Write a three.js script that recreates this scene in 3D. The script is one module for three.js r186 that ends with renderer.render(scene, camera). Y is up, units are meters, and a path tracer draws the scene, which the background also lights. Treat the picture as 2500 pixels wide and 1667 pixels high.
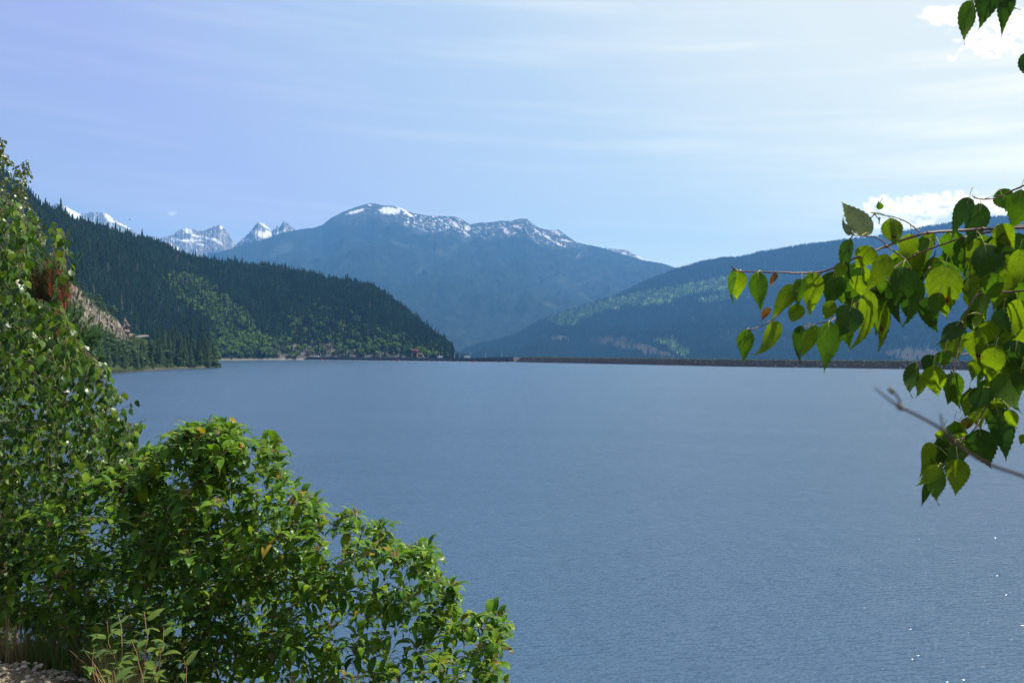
import * as THREE from 'three';
import { mergeGeometries } from 'three/addons/utils/BufferGeometryUtils.js';
import { createNoise2D, createNoise3D } from 'simplex-noise';

// ------------------------------------------------------------------ camera, sky, sun, exposure
const F = 2080, CX = 1250, CY = 833.5, EYE = 18, PITCH = Math.atan(20.5 / F);
const scene = new THREE.Scene();
const camera = new THREE.PerspectiveCamera(2 * Math.atan(833.5 / F) * 180 / Math.PI, 2500 / 1667, 0.1, 60000);
camera.position.set(0, EYE, 0);
camera.rotation.set(PITCH, 0, 0);
camera.focus = 4.2; camera.userData.fStop = 9;
scene.add(camera);
const renderer = new THREE.WebGLRenderer({ antialias: true });
renderer.toneMapping = THREE.LinearToneMapping;
renderer.toneMappingExposure = 2.2;
renderer.shadowMap.enabled = true;
const SUN_AZ = 70 * Math.PI / 180, SUN_EL = 50 * Math.PI / 180;
const sunDir = new THREE.Vector3(Math.sin(SUN_AZ) * Math.cos(SUN_EL), Math.sin(SUN_EL), -Math.cos(SUN_AZ) * Math.cos(SUN_EL));
const sun = new THREE.DirectionalLight(new THREE.Color(1.0, 0.93, 0.82), 5);
sun.name = 'sun';
sun.position.copy(sunDir).multiplyScalar(60); sun.position.y += EYE;
sun.target.position.set(0, EYE - 1, -4); scene.add(sun, sun.target);
sun.castShadow = true; Object.assign(sun.shadow.camera, { left: -12, right: 12, top: 12, bottom: -12, near: 1, far: 200 });
sun.shadow.mapSize.set(4096, 4096);
scene.fog = new THREE.FogExp2(new THREE.Color(0.16, 0.46, 1.0), 5.5e-5);

// ------------------------------------------------------------------ helpers
function rng(seed) { let a = seed >>> 0; return () => { a = (a + 0x6d2b79f5) | 0; let t = Math.imul(a ^ (a >>> 15), 1 | a); t = (t + Math.imul(t ^ (t >>> 7), 61 | t)) ^ t; return ((t ^ (t >>> 14)) >>> 0) / 4294967296; }; }
const R0 = rng(11), n2 = createNoise2D(rng(5)), n3 = createNoise3D(rng(6));
const V = (x, y, z) => new THREE.Vector3(x, y, z), C = (r, g, b) => new THREE.Color().setRGB(r, g, b);
const lerp = THREE.MathUtils.lerp, clamp = THREE.MathUtils.clamp, sstep = (a, b, x) => { const t = clamp((x - a) / (b - a), 0, 1); return t * t * (3 - 2 * t); };
const fbm2 = (x, y, o = 4) => { let s = 0, a = 0.5; for (let i = 0; i < o; i++) { s += a * n2(x, y); x = x * 2.03 + 7.1; y = y * 2.03 - 3.7; a *= 0.5; } return s; };
const fbm3 = (x, y, z, o = 4) => { let s = 0, a = 0.5; for (let i = 0; i < o; i++) { s += a * n3(x, y, z); x = x * 2.03 + 1.1; y = y * 2.03 - 3.7; z = z * 2.03 + 5.3; a *= 0.5; } return s; };
const ridged = (x, y, o = 4) => { let s = 0, a = 0.5; for (let i = 0; i < o; i++) { s += a * (1 - Math.abs(n2(x, y)) * 2); x = x * 2.05 + 3.1; y = y * 2.05 - 1.7; a *= 0.5; } return s; };
const cp = Math.cos(PITCH), sp = Math.sin(PITCH);
// a sight line through a point of the 2500 x 1667 photograph
function ray(px, py) { const vx = (px - CX) / F, vy = -(py - CY) / F; return V(vx, vy * cp + sp, vy * sp - cp); }
const at = (px, py, depth) => ray(px, py).multiplyScalar(depth).add(V(0, EYE, 0));
function project(x, y, z) { const dy = y - EYE, f = dy * sp - z * cp, u = dy * cp + z * sp; return [CX + F * x / f, CY - F * u / f]; }
function onWater(px, py) { const d = ray(px, py); return d.multiplyScalar(-EYE / d.y).add(V(0, EYE, 0)); }
function heightAt(px, py, dist) { const d = ray(px, py); return EYE + d.y / Math.hypot(d.x, d.z) * dist; }
function poly(list, x) { // piecewise linear look-up on the first column
  if (x <= list[0][0]) return list[0];
  for (let i = 1; i < list.length; i++) if (x <= list[i][0]) { const a = list[i - 1], b = list[i], t = (x - a[0]) / (b[0] - a[0]); return a.map((v, k) => lerp(v, b[k], t)); }
  return list[list.length - 1];
}
function inside(pts, x, y) { let c = false; for (let i = 0, j = pts.length - 1; i < pts.length; j = i++) { const [xi, yi] = pts[i], [xj, yj] = pts[j]; if ((yi > y) !== (yj > y) && x < (xj - xi) * (y - yi) / (yj - yi) + xi) c = !c; } return c; }
const used = {};
function numbered(name) { const n = used[name] = (used[name] ?? -1) + 1; return n ? `${name}_${String(n).padStart(3, '0')}` : name; }
function tag(o, label, category, group) { Object.assign(o.userData, { label, category }); if (group) o.userData.group = group; return o; }
function mesh(name, geo, mat, parent = scene, kind) {
  const m = new THREE.Mesh(geo, mat); m.name = parent === scene ? numbered(name) : name; m.castShadow = m.receiveShadow = true; parent.add(m);
  if (kind) m.userData.kind = kind;
  return m;
}
function thing(name, label, category, pos, group) { const g = new THREE.Group(); g.name = numbered(name); if (pos) g.position.copy(pos); scene.add(g); return tag(g, label, category, group); }
function std(color, roughness = 0.9, extra = {}) { return new THREE.MeshPhysicalMaterial({ color, roughness, specularIntensity: roughness > 0.82 ? 0.1 : 0.7, ...extra }); }
function instanced(name, geo, mat, items, parent, label, category) { // items: [Matrix4, Color?]
  const m = new THREE.InstancedMesh(geo, mat, items.length); m.name = parent === scene ? numbered(name) : name;
  items.forEach(([mx, c], i) => { m.setMatrixAt(i, mx); if (c) m.setColorAt(i, c); });
  m.userData.kind = 'stuff'; if (label) tag(m, label, category); m.castShadow = m.receiveShadow = true; parent.add(m); return m;
}
function canvasTex(w, h, draw, repeat) { const c = document.createElement('canvas'); c.width = w; c.height = h; draw(c.getContext('2d'), w, h); const t = new THREE.CanvasTexture(c); t.wrapS = t.wrapT = THREE.RepeatWrapping; t.colorSpace = THREE.SRGBColorSpace; if (repeat) t.repeat.set(...repeat); return t; }
function dataTex(n, fn, channels = 1) { const d = new Float32Array(n * n * 4); for (let y = 0; y < n; y++) for (let x = 0; x < n; x++) { const v = fn(x / n, y / n), o = (y * n + x) * 4; if (channels === 1) { d[o] = d[o + 1] = d[o + 2] = v; } else { d[o] = v[0]; d[o + 1] = v[1]; d[o + 2] = v[2]; } d[o + 3] = 1; } const t = new THREE.DataTexture(d, n, n, THREE.RGBAFormat, THREE.FloatType); t.wrapS = t.wrapT = THREE.RepeatWrapping; t.magFilter = THREE.LinearFilter; t.needsUpdate = true; return t; }

// ------------------------------------------------------------------ sky
{
  const W = 4096, H = 2048, data = new Float32Array(W * H * 4);
  const puffs = [ // small fair-weather clouds: centre, half width, half height in the photograph's own pixels
    [2225, 510, 135, 34], [2330, 492, 90, 26], [2165, 497, 45, 20], [2450, 505, 90, 30], [2210, 545, 130, 16],
    [2330, 40, 80, 34], [2420, 105, 85, 42], [2480, 60, 70, 36], [2280, 30, 45, 16], [2325, 140, 16, 8], [420, 520, 14, 5],
  ];
  const stops = [[0, 1.7, 1.7, 1.5], [22, 1.35, 1.35, 1.25], [40, 0.98, 1.02, 1.0], [50, 0.9, 0.98, 1.0], [56, 0.76, 0.88, 0.98], [63, 0.57, 0.72, 0.95], [69, 0.5, 0.64, 0.92], [80, 0.41, 0.48, 0.88], [88, 0.35, 0.42, 0.78], [106, 0.28, 0.34, 0.64], [180, 0.22, 0.31, 0.58]].map(([g, ...c]) => [g, ...c.map((x) => x / 2.38)]);
  for (let row = 0; row < H; row++) {
    const up = ((row + 0.5) / H - 0.5) * Math.PI, y = Math.sin(up), ch = Math.cos(up);
    for (let col = 0; col < W; col++) {
      const rd = ((col + 0.5) / W - 0.5) * 2 * Math.PI, x = Math.cos(rd) * ch, z = Math.sin(rd) * ch, o = (row * W + col) * 4;
      data[o + 3] = 1;
      if (y < 0) { data[o] = 0.05; data[o + 1] = 0.07; data[o + 2] = 0.09; continue; }
      const g = Math.acos(clamp(x * sunDir.x + y * sunDir.y + z * sunDir.z, -1, 1)) * 180 / Math.PI;
      let [, r, gr, b] = poly(stops, g);
      // low air is paler and a little greener than the air overhead
      const low = Math.exp(-y * 7), low2 = Math.exp(-y * 18); r *= 1 + 1.5 * low + 0.7 * low2; gr *= 1 + 1.2 * low + 0.9 * low2; b *= 1 + 0.3 * low;
      // thin streaks of high ice cloud
      const el = up + 0.05 * (x - 0.3 * z);
      let s = fbm3(x * 2.2, el * 34, z * 2.2, 5) * 1.0 + 0.5 * n3(x * 1.3 + 4, el * 9, z * 1.3);
      s = sstep(-0.15, 0.85, s) * (0.35 + 0.65 * sstep(0.02, 0.2, y)) * sstep(0.0, 0.05, y);
      const amt = 0.72 * s * (0.4 + 0.6 * sstep(75, 35, g));
      r = lerp(r, r * 1.45, amt); gr = lerp(gr, gr * 1.3, amt); b = lerp(b, b * 1.1, amt);
      if (z < -0.3 && y < 0.6) {
        const [px, py] = project(x * 1e4, y * 1e4 + EYE, z * 1e4);
        let a = 0, base = 0;
        if (px > 300 && py < 640 && py > -300) for (const [cx, cy, rx, ry] of puffs) {
          const u = (px - cx) / rx, v = (py - cy) / ry, e = 1 - u * u - v * v;
          if (e < -1.2) continue;
          const m = e + 1.5 * fbm2(px / 42 + cx, py / 26, 5);
          const k = sstep(0.15, 0.75, m); if (k > a) a = k;
          base = Math.max(base, sstep(0.1, 0.9, v + 0.5 * fbm2(px / 60, py / 25 + 9, 3)) * sstep(0.5, 1.2, m) * (ry > 24 ? 1 : 0));
        }
        a *= 0.9;
        r = lerp(r, r * lerp(1.75, 0.62, base), a); gr = lerp(gr, gr * lerp(1.5, 0.62, base), a); b = lerp(b, b * lerp(1.4, 0.85, base), a);
      }
      data[o] = r; data[o + 1] = gr; data[o + 2] = b;
    }
  }
  const t = new THREE.DataTexture(data, W, H, THREE.RGBAFormat, THREE.FloatType);
  t.mapping = THREE.EquirectangularReflectionMapping; t.magFilter = THREE.LinearFilter; t.needsUpdate = true; t.name = 'sky';
  scene.background = t; scene.environment = t;
}

// ------------------------------------------------------------------ far ground and the mountains
const S = 2500 / 2352; // the outlines below were read off at 2352 pixels across
const sc = (l) => l.map(([x, y, ...r]) => [x * S, y * S, ...r]);
{
  const g = new THREE.PlaneGeometry(18000, 17000, 8, 8); g.rotateX(-Math.PI / 2); g.translate(0, -76, -5300);
  mesh('ground', g, std(C(0.03, 0.045, 0.02), 1), scene, 'structure');
}
// A hill: between its foot line and its crest line, and down again behind the crest. Each column of the sheet is one bearing.
function hill(o) {
  const { px0, px1, nu, nv, crest, foot, bulge = () => 0, prof = (t) => t, col, back = 0.5, backDrop = 0.45, lift = 0, jag = 0 } = o;
  const pos = [], color = [], idx = [], rows = nv + 1 + Math.round(nv * 0.25), cols = nu + 1;
  const point = (px, t) => {
    const [, py, dr] = poly(crest, px), [, df, hf] = poly(foot, px), az = Math.atan((px - CX) / F);
    const hr = heightAt(px, py + jag * (fbm2(px / 9, 3, 4) + 0.6 * n2(px / 2.7, 8)), dr) - lift;
    let r, h;
    if (t <= 1) { r = lerp(df, dr, t); h = lerp(hf, hr, prof(t)); } else { r = dr + (t - 1) * (dr - df) * back * 4; h = hr - (t - 1) * (dr - df) * back * 4 * backDrop; }
    const x = Math.sin(az) * r, z = -Math.cos(az) * r;
    h += bulge(x, z, t, px, h) * (t <= 1 ? Math.pow(Math.sin(Math.PI * clamp(t, 0, 1)), 0.7) : -0.4 * (t - 1));
    return V(x, h, z);
  };
  const c = new THREE.Color();
  for (let j = 0; j < rows; j++) for (let i = 0; i < cols; i++) {
    const t = j <= nv ? j / nv : 1 + (j - nv) / nv, px = lerp(px0, px1, i / nu), p = point(px, t);
    pos.push(p.x, p.y, p.z);
    const [qx, qy] = project(p.x, p.y, p.z);
    col(c, { px: qx, py: qy, t, p, below: qy - poly(crest, px)[1] }); color.push(c.r, c.g, c.b);
  }
  for (let j = 0; j < rows - 1; j++) for (let i = 0; i < nu; i++) { const a = j * cols + i; idx.push(a, a + 1, a + cols, a + 1, a + cols + 1, a + cols); }
  const g = new THREE.BufferGeometry();
  g.setAttribute('position', new THREE.Float32BufferAttribute(pos, 3)); g.setAttribute('color', new THREE.Float32BufferAttribute(color, 3)); g.setIndex(idx); g.computeVertexNormals();
  const m = mesh(o.name, g, std(C(1, 1, 1), o.rough ?? 1, { vertexColors: true, flatShading: !!o.flat }), scene, 'structure');
  return { point, mesh: m };
}
const FOREST = C(0.011, 0.02, 0.01), MEADOW = C(0.07, 0.11, 0.032), ROCK = C(0.1, 0.095, 0.09), SNOW = C(0.43, 0.42, 0.43), DRY = C(0.03, 0.024, 0.016);
const ell = (px, py, cx, cy, rx, ry, rot = 0) => { const dx = px - cx, dy = py - cy, c = Math.cos(rot), s = Math.sin(rot), u = (dx * c + dy * s) / rx, v = (-dx * s + dy * c) / ry; return 1 - Math.sqrt(u * u + v * v); };
const r6 = (zx, zy, rx, ry, rot) => [400 + zx / 3.267, 450 + zy / 3.267, rx / 3.267, ry / 3.267, rot];
const r7 = (zx, zy, rx, ry, rot) => [1050 + zx / 3.136, 480 + zy / 3.136, rx / 3.136, ry / 3.136, rot];

// the snowy peaks farthest off
const farFoot = (d) => [[-200, d * 0.6, 100], [2700, d * 0.6, 100]];
function snowPeak(name, pts, dist, snows, amount, seed) {
  const crest = sc(pts).map((p) => [...p, dist]);
  hill({
    name, px0: crest[0][0], px1: crest[crest.length - 1][0], nu: Math.round((crest[crest.length - 1][0] - crest[0][0]) / 1.2), nv: 150, crest, foot: farFoot(dist), jag: 2.2,
    prof: (t) => Math.pow(t, 1.5), bulge: (x, z, t) => 190 * ridged(x / 900 + seed, z / 2600, 5) - 60 + 70 * fbm2(x / 160, z / 330, 4), back: 0.1, backDrop: 0.8,
    col: (c, q) => {
      const n = fbm2(q.px / 24 + seed, q.py / 24, 4), k = 0.55 + 0.45 * fbm2(q.px / 7 + 4, q.py / 4 + seed, 4);
      c.copy(ROCK).multiplyScalar(0.75 + 0.5 * n).lerp(FOREST, sstep(45, 85, q.below + 30 * n));
      let s = 0;
      for (const e of snows) s = Math.max(s, sstep(-0.12, 0.12, ell(q.px, q.py, ...e) + 0.5 * fbm2(q.px / 10 + 3, q.py / 6, 3)));
      const streak = fbm2((q.px + q.py * 0.7) / 20 + seed * 3, (q.py - q.px * 0.45) / 5, 4);
      s = Math.max(s, sstep(0.0, 0.1, streak - 0.32 + amount + 0.12 * n) * sstep(75, 35, q.below) * k);
      c.lerp(SNOW, clamp(s, 0, 1));
    },
  });
}
snowPeak('mountain', [[40, 560], [80, 515], [100, 488], [115, 472], [130, 464], [148, 473], [170, 486], [190, 491], [205, 487], [222, 487], [240, 488], [255, 500], [275, 512], [310, 533], [350, 560], [390, 590]], 12800,
  [[180, 521, 28, 9, 0.65], [265, 532, 16, 6, 0.8], [140, 492, 8, 4, 0.3], [300, 550, 26, 3, 0.4]], 0.06, 1);
snowPeak('mountain', [[310, 590], [355, 549], [380, 543], [395, 540], [405, 530], [420, 524], [440, 526], [460, 531], [475, 527], [490, 519], [503, 516], [515, 525], [525, 540], [536, 558], [560, 580], [600, 605]], 12600,
  [r6(190, 370, 35, 22, 0.3), r6(200, 448, 90, 9, 0), r6(90, 440, 35, 16, 0.2), r6(420, 450, 50, 12, 0.5), r6(350, 430, 45, 8, 0.3), r6(80, 500, 50, 20, 0.6), r6(455, 340, 14, 14, 0.7), r6(250, 410, 40, 8, .2), r6(290, 480, 40, 6, .1)], 0.13, 2);
snowPeak('mountain', [[500, 600], [545, 557], [560, 545], [575, 530], [585, 516], [592, 510], [603, 513], [615, 522], [622, 530], [630, 526], [635, 519], [640, 523], [650, 507], [658, 511], [668, 521], [680, 530], [720, 560], [760, 600]], 12300,
  [r6(760, 395, 75, 24, 0.35), r6(800, 325, 60, 13, 0.6), r6(830, 390, 30, 20, 0.6), r6(930, 380, 50, 9, -0.4), r6(650, 445, 25, 6, -0.3)], 0.0, 3);
snowPeak('mountain', [[1300, 600], [1340, 575], [1372, 570], [1390, 569], [1405, 571], [1420, 573], [1440, 574], [1455, 583], [1470, 590], [1490, 602], [1530, 640]], 12800,
  [r7(1400, 430, 40, 16, 0.4), r7(1470, 450, 40, 14, -0.6), r7(1600, 460, 25, 10, 0.3), r7(1620, 485, 30, 9, 0.2), r7(1500, 490, 60, 8, 0)], 0.08, 4);

// the broad bald mountain in the middle
const bald = sc([[380, 660], [440, 608], [480, 584], [530, 571], [580, 556], [620, 545], [650, 534], [690, 526], [720, 523], [740, 516], [760, 500], [790, 485], [820, 474], [845, 467], [857, 467], [880, 472], [905, 473], [925, 480], [945, 488], [980, 495], [1040, 497], [1060, 503], [1078, 515], [1100, 511], [1130, 510], [1150, 507], [1175, 507], [1195, 502], [1210, 502], [1222, 512], [1240, 524], [1262, 528], [1285, 528], [1300, 540], [1325, 557], [1350, 562], [1380, 568], [1420, 580], [1480, 598], [1520, 604], [1548, 613], [1600, 636], [1700, 690], [1800, 740]]).map(([x, y]) => [x, y, lerp(10200, 11800, sstep(450, 900, x)) - 1500 * sstep(1400, 1800, x)]);
{
  const scar = [[1030, 697], [1150, 668], [1250, 640], [1310, 600], [1390, 583]].map(([x, y]) => [1050 + x / 3.136, 480 + y / 3.136]);
  const rocky = [r6(950, 510, 90, 40, -0.4), r7(1000, 640, 70, 25, 0.1), r7(930, 830, 60, 18, 0.5), r7(1160, 750, 80, 20, 0.6), r7(100, 440, 90, 28, 0.4), r7(180, 390, 50, 25, -0.6), r6(2040, 690, 60, 16, -0.9), r6(1900, 480, 120, 12, 0.2)];
  const m = hill({
    name: 'mountain', px0: 400, px1: 1910, nu: 760, nv: 230, crest: bald, foot: [[300, 5600, -70], [1100, 5200, -70], [2000, 5600, -70]], jag: 1.2,
    prof: (t) => 0.18 * t + 0.82 * Math.pow(t, 1.25), back: 0.1, backDrop: 0.5,
    bulge: (x, z, t, px) => (200 * ridged((x + z * 0.25) / 1700 + 2.3, z / 4200, 5) - 110 + 30 * fbm2(x / 260, z / 620, 3)) * (t > 0.9 ? 0.7 : 1),
    col: (c, q) => {
      const n = fbm2(q.px / 40, q.py / 24, 4), f = fbm2(q.p.x / 90, q.p.z / 90, 3), line = 38 + 26 * n + 18 * fbm2(q.px / 90, 1, 2);
      const alpine = sstep(line + 12, line - 10, q.below + 60 * sstep(860, 780, q.px) + 60 * sstep(1380, 1460, q.px));
      c.copy(FOREST).multiplyScalar(0.45 + 0.12 * f + 0.25 * n);
      c.lerp(C(0.05, 0.06, 0.03), 0.14 * sstep(0.1, 0.5, fbm2(q.px / 60 + 7, q.py / 22, 4)));
      c.lerp(ROCK, alpine * (0.2 + 0.4 * fbm2(q.px / 12, q.py / 7, 4)));
      for (const e of rocky) c.lerp(C(0.06, 0.066, 0.045), 0.32 * sstep(-0.25, 0.4, ell(q.px, q.py, ...e) + 0.7 * fbm2(q.px / 12, q.py / 9, 3)));
      for (let i = 1; i < scar.length; i++) { const a = scar[i - 1], b = scar[i], t = clamp(((q.px - a[0]) * (b[0] - a[0]) + (q.py - a[1]) * (b[1] - a[1])) / ((b[0] - a[0]) ** 2 + (b[1] - a[1]) ** 2), 0, 1); if (Math.hypot(q.px - lerp(a[0], b[0], t), q.py - lerp(a[1], b[1], t)) < 2.2) c.lerp(DRY, 0.9); }
      let s = 0;
      for (const e of [r6(1800, 210, 78, 27, 0.05), r6(1530, 217, 70, 12, -0.25), r6(1900, 195, 60, 12, 0.5), r6(1955, 240, 40, 9, 0.5), r6(1640, 165, 20, 5, 0.2)]) s = Math.max(s, sstep(-0.1, 0.12, ell(q.px, q.py, ...e) + 0.6 * fbm2(q.px / 10, q.py / 4, 4)));
      const streak = fbm2((q.px + q.py * 2) / 26, (q.py - q.px * 0.28) / 4.2, 4) + 0.2 * n, where = q.px > 985 ? sstep(46, 26, q.below) : q.px > 870 ? 0.6 * sstep(30, 18, q.below) : 0;
      s = Math.max(s, sstep(0.36, 0.48, streak + (q.px > 985 && q.px < 1130 ? 0.12 : q.px > 1330 ? 0.03 : 0.0)) * where * sstep(1440, 1390, q.px));
      for (const [x, y, a, b, r] of [[580, 262, 30, 16, 0.9], [660, 228, 26, 10, 0.2], [970, 275, 24, 14, 0.6], [1040, 337, 32, 8, 0.2], [980, 362, 28, 10, 0.4], [900, 312, 40, 9, 0.6], [280, 285, 26, 8, 0.6], [285, 240, 18, 20, 0.5], [190, 210, 40, 10, 0.7], [820, 262, 26, 6, 0.6]]) s = Math.max(s, 0.75 * sstep(-0.2, 0.35, ell(q.px, q.py, ...r7(x, y, a * 1.3, b, r)) + 1.1 * fbm2((q.px + q.py) / 9, (q.py - q.px * 0.4) / 3.4, 4) - 0.1));
      c.lerp(SNOW, clamp(s, 0, 1));
    },
  });
  bald.hill = m;
}

// the long ridge on the right beyond the dam
const rightCrest = sc([[1020, 850], [1065, 806], [1110, 792], [1180, 772], [1240, 736], [1300, 714], [1360, 694], [1420, 676], [1480, 646], [1560, 616], [1610, 601], [1660, 592], [1700, 590], [1750, 577], [1800, 570], [1850, 560], [1900, 556], [1950, 549], [2000, 543], [2060, 534], [2130, 520], [2200, 508], [2260, 499], [2330, 494], [2400, 480], [2600, 440], [2800, 430]]).map(([x, y]) => [x, y, poly([[1080, 5600], [1350, 6300], [1700, 7700], [2100, 8400], [2900, 8600]], x)[1]]);
const rightFoot = [[1000, 4500, -46], [1500, 4500, -46], [2900, 4400, -52]];
const greenZones = [[[900, 930], [1050, 880], [1200, 835], [1500, 755], [1850, 690], [2352, 590], [2352, 700], [2050, 745], [1800, 830], [1400, 860], [1150, 960], [1050, 1020], [880, 960]], [[1700, 1100], [1850, 1085], [1990, 1200], [1950, 1235], [1750, 1140]], [[2000, 800], [2352, 720], [2500, 760], [2200, 820]]].map((z) => z.map(([x, y]) => [1050 + x / 3.136, 480 + y / 3.136]));
const brownZones = [[[700, 1080], [850, 1062], [1020, 1055], [1085, 1105], [900, 1105], [760, 1095]], [[1200, 1115], [1300, 1075], [1450, 1062], [1620, 1120], [1760, 1175], [1920, 1240], [1700, 1232], [1500, 1180], [1300, 1140]], [[1920, 945], [2050, 935], [2060, 955], [1950, 960]]].map((z) => z.map(([x, y]) => [1050 + x / 3.136, 480 + y / 3.136]));
brownZones.push([[2150, 862], [2180, 852], [2260, 850], [2330, 860], [2330, 884], [2200, 882]]);
const zoneOf = (px, py) => { const x = px + 14 * fbm2(px / 30, py / 18, 3), y = py + 9 * fbm2(px / 26 + 5, py / 15, 3); return brownZones.some((z) => inside(z, x, y)) ? 2 : greenZones.some((z) => inside(z, x, y)) ? 1 : 0; };
const rightHill = hill({
  name: 'hill', px0: 1085, px1: 2900, nu: 500, nv: 150, crest: rightCrest, foot: rightFoot, lift: 15, prof: (t) => 0.75 * t + 0.25 * t * t, back: 0.2, backDrop: 0.25,
  bulge: (x, z, t) => 150 * ridged(x / 1300 + 1.3, z / 2400 + 0.6, 3) - 60 + 30 * fbm2(x / 230, z / 330, 3),
  col: (c, q) => { const f = fbm2(q.p.x / 60, q.p.z / 60, 3), z = zoneOf(q.px, q.py); c.copy(z === 2 ? DRY : z === 1 ? MEADOW : FOREST).multiplyScalar(1 + 0.6 * f); },
});

// the wooded hill on the left that comes down to the dam
const leftCrest = sc([[-200, 300], [-60, 345], [0, 385], [60, 440], [120, 480], [180, 505], [250, 521], [330, 541], [370, 553], [400, 575], [450, 586], [520, 598], [580, 603], [640, 607], [700, 620], [740, 630], [800, 641], [850, 649], [880, 666], [920, 696], [960, 727], [1000, 763], [1030, 792], [1052, 816], [1070, 832], [1085, 842]]).map(([x, y]) => [x, y, poly([[-220, 1300], [0, 1430], [130, 1550], [270, 1750], [430, 1950], [640, 2020], [900, 1990], [1000, 1900], [1100, 1760], [1160, 1690]], x)[1]]);
const leftFoot = [[-220, 800, 0], [200, 1150, -2], [400, 1400, -2], [530, 1552, -1.5], [722, 1604, -1], [800, 1625, 2], [1000, 1645, 3], [1160, 1660, 2]];
const decid = sc([[358, 632], [430, 640], [470, 650], [520, 690], [560, 720], [580, 745], [600, 775], [620, 812], [640, 826], [470, 830], [500, 780], [480, 740], [440, 730], [400, 690]]);
const scree = sc([[562, 722], [590, 738], [612, 765], [640, 786], [668, 815], [690, 824], [640, 824], [618, 800], [590, 782], [576, 755]]);
const cliffs = [sc([[662, 795], [700, 770], [735, 795], [725, 825], [670, 825]]), sc([[715, 800], [740, 780], [800, 785], [830, 805], [825, 825], [720, 825]]), sc([[835, 810], [920, 808], [950, 825], [835, 825]])];
const rockHere = (px, py) => { const x = px + 12 * fbm2(px / 16, py / 16, 3), y = py + 10 * fbm2(px / 14 + 5, py / 14, 3); return inside(scree, x, y) || cliffs.some((z) => inside(z, x, y)); };
const leftHill = hill({
  name: 'hill', px0: -220, px1: 1160, nu: 420, nv: 130, crest: leftCrest, foot: leftFoot, lift: 15, prof: (t) => 0.25 * Math.sqrt(t) + 0.75 * t, back: 0.2, backDrop: 0.3,
  bulge: (x, z, t) => 22 * ridged(x / 260, z / 330, 3) - 6 + 9 * fbm2(x / 45, z / 45, 4),
  col: (c, q) => { const f = fbm2(q.p.x / 14, q.p.y / 9, 4); if (rockHere(q.px, q.py)) c.setRGB(0.058, 0.054, 0.05).multiplyScalar(0.8 + 1.4 * f); else c.copy(FOREST).multiplyScalar(1 + 0.6 * f); if (q.p.y < 1.6 && q.px < 740) c.setRGB(0.22, 0.2, 0.16); },
});

// the headland in front of it
const headCrest = [[-60, 560, 760], [60, 640, 790], [160, 676, 830], [215, 722, 870], [245, 745, 880], [287, 782, 900], [305, 818, 905], [345, 826, 912], [372, 838, 930], [425, 854, 950], [490, 863, 950], [512, 868, 938], [524, 874, 928], [532, 884, 920], [540, 899, 912]];
const headFoot = [[-60, 470, -1], [60, 560, -1], [170, 660, -1], [266, 722, -0.6], [319, 752, -0.6], [425, 852, -0.6], [521, 908, -0.6], [540, 911, -0.8]];
const headCliff = [sc([[150, 640], [175, 660], [200, 690], [240, 720], [275, 740], [302, 765], [290, 775], [250, 772], [215, 775], [160, 775], [150, 740]])];
const headland = hill({
  name: 'headland', px0: -60, px1: 540, nu: 300, nv: 110, crest: headCrest, foot: headFoot, prof: (t) => 0.45 * Math.sqrt(t) + 0.55 * t, back: 0.35, backDrop: 0.1, flat: true,
  bulge: (x, z, t, px) => 5 * ridged(x / 22, z / 60, 3) + 7 * fbm2(x / 9, z / 9, 4) + (px > 150 && px < 330 && t > 0.35 ? 7 * ridged(x / 7, z / 16, 3) : 0),
  col: (c, q) => {
    const f = fbm2(q.p.x / 5, q.p.y / 3, 4), k = inside(headCliff[0], q.px + 14 * fbm2(q.px / 12, q.py / 12, 3), q.py + 10 * fbm2(q.px / 10 + 4, q.py / 10, 3));
    if (k || q.p.y < 1.0 + 2 * f) { c.setRGB(0.17, 0.13, 0.092).lerp(C(0.21, 0.185, 0.16), clamp(0.5 + f, 0, 1)).multiplyScalar(k ? 0.6 + 1.3 * f : 0.2 + 0.25 * f); if (k) c.lerp(C(0.03, 0.045, 0.016), sstep(0.2, 0.42, fbm2(q.p.x / 13 + 3, q.p.y / 5, 4))); } else c.setRGB(0.025, 0.037, 0.013).multiplyScalar(0.9 + 0.9 * f);
  },
});

// ------------------------------------------------------------------ trees of the far woods
// a conifer as stacked ragged skirts of drooping boughs, 1 m high
function coniferCrown(tiers, spokes, width, rnd, bare = 0.06) {
  const pos = [], idx = [];
  for (let k = 0; k < tiers; k++) {
    const f = k / tiers, y0 = bare + (1 - bare) * f, top = Math.min(1, y0 + (1.5 / tiers) + 0.03), rad = width * Math.pow(1 - f, 0.85) * (0.8 + 0.4 * rnd()) + 0.006, s = pos.length / 3, turn = rnd() * 6;
    pos.push((rnd() - 0.5) * 0.01, k === tiers - 1 ? 1 : top, (rnd() - 0.5) * 0.01);
    for (let i = 0; i < spokes * 2; i++) { const a = turn + i / (spokes * 2) * Math.PI * 2, r = i % 2 ? rad * (0.42 + 0.15 * rnd()) : rad * (0.75 + 0.5 * rnd()); pos.push(Math.cos(a) * r, y0 + (i % 2 ? 0.03 : -0.012) * (0.5 + rnd()), Math.sin(a) * r); }
    for (let i = 0; i < spokes * 2; i++) idx.push(s, s + 1 + (i + 1) % (spokes * 2), s + 1 + i);
  }
  const g = new THREE.BufferGeometry(); g.setAttribute('position', new THREE.Float32BufferAttribute(pos, 3)); g.setIndex(idx);
  const gg = g.toNonIndexed(); gg.computeVertexNormals(); return gg;
}
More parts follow.
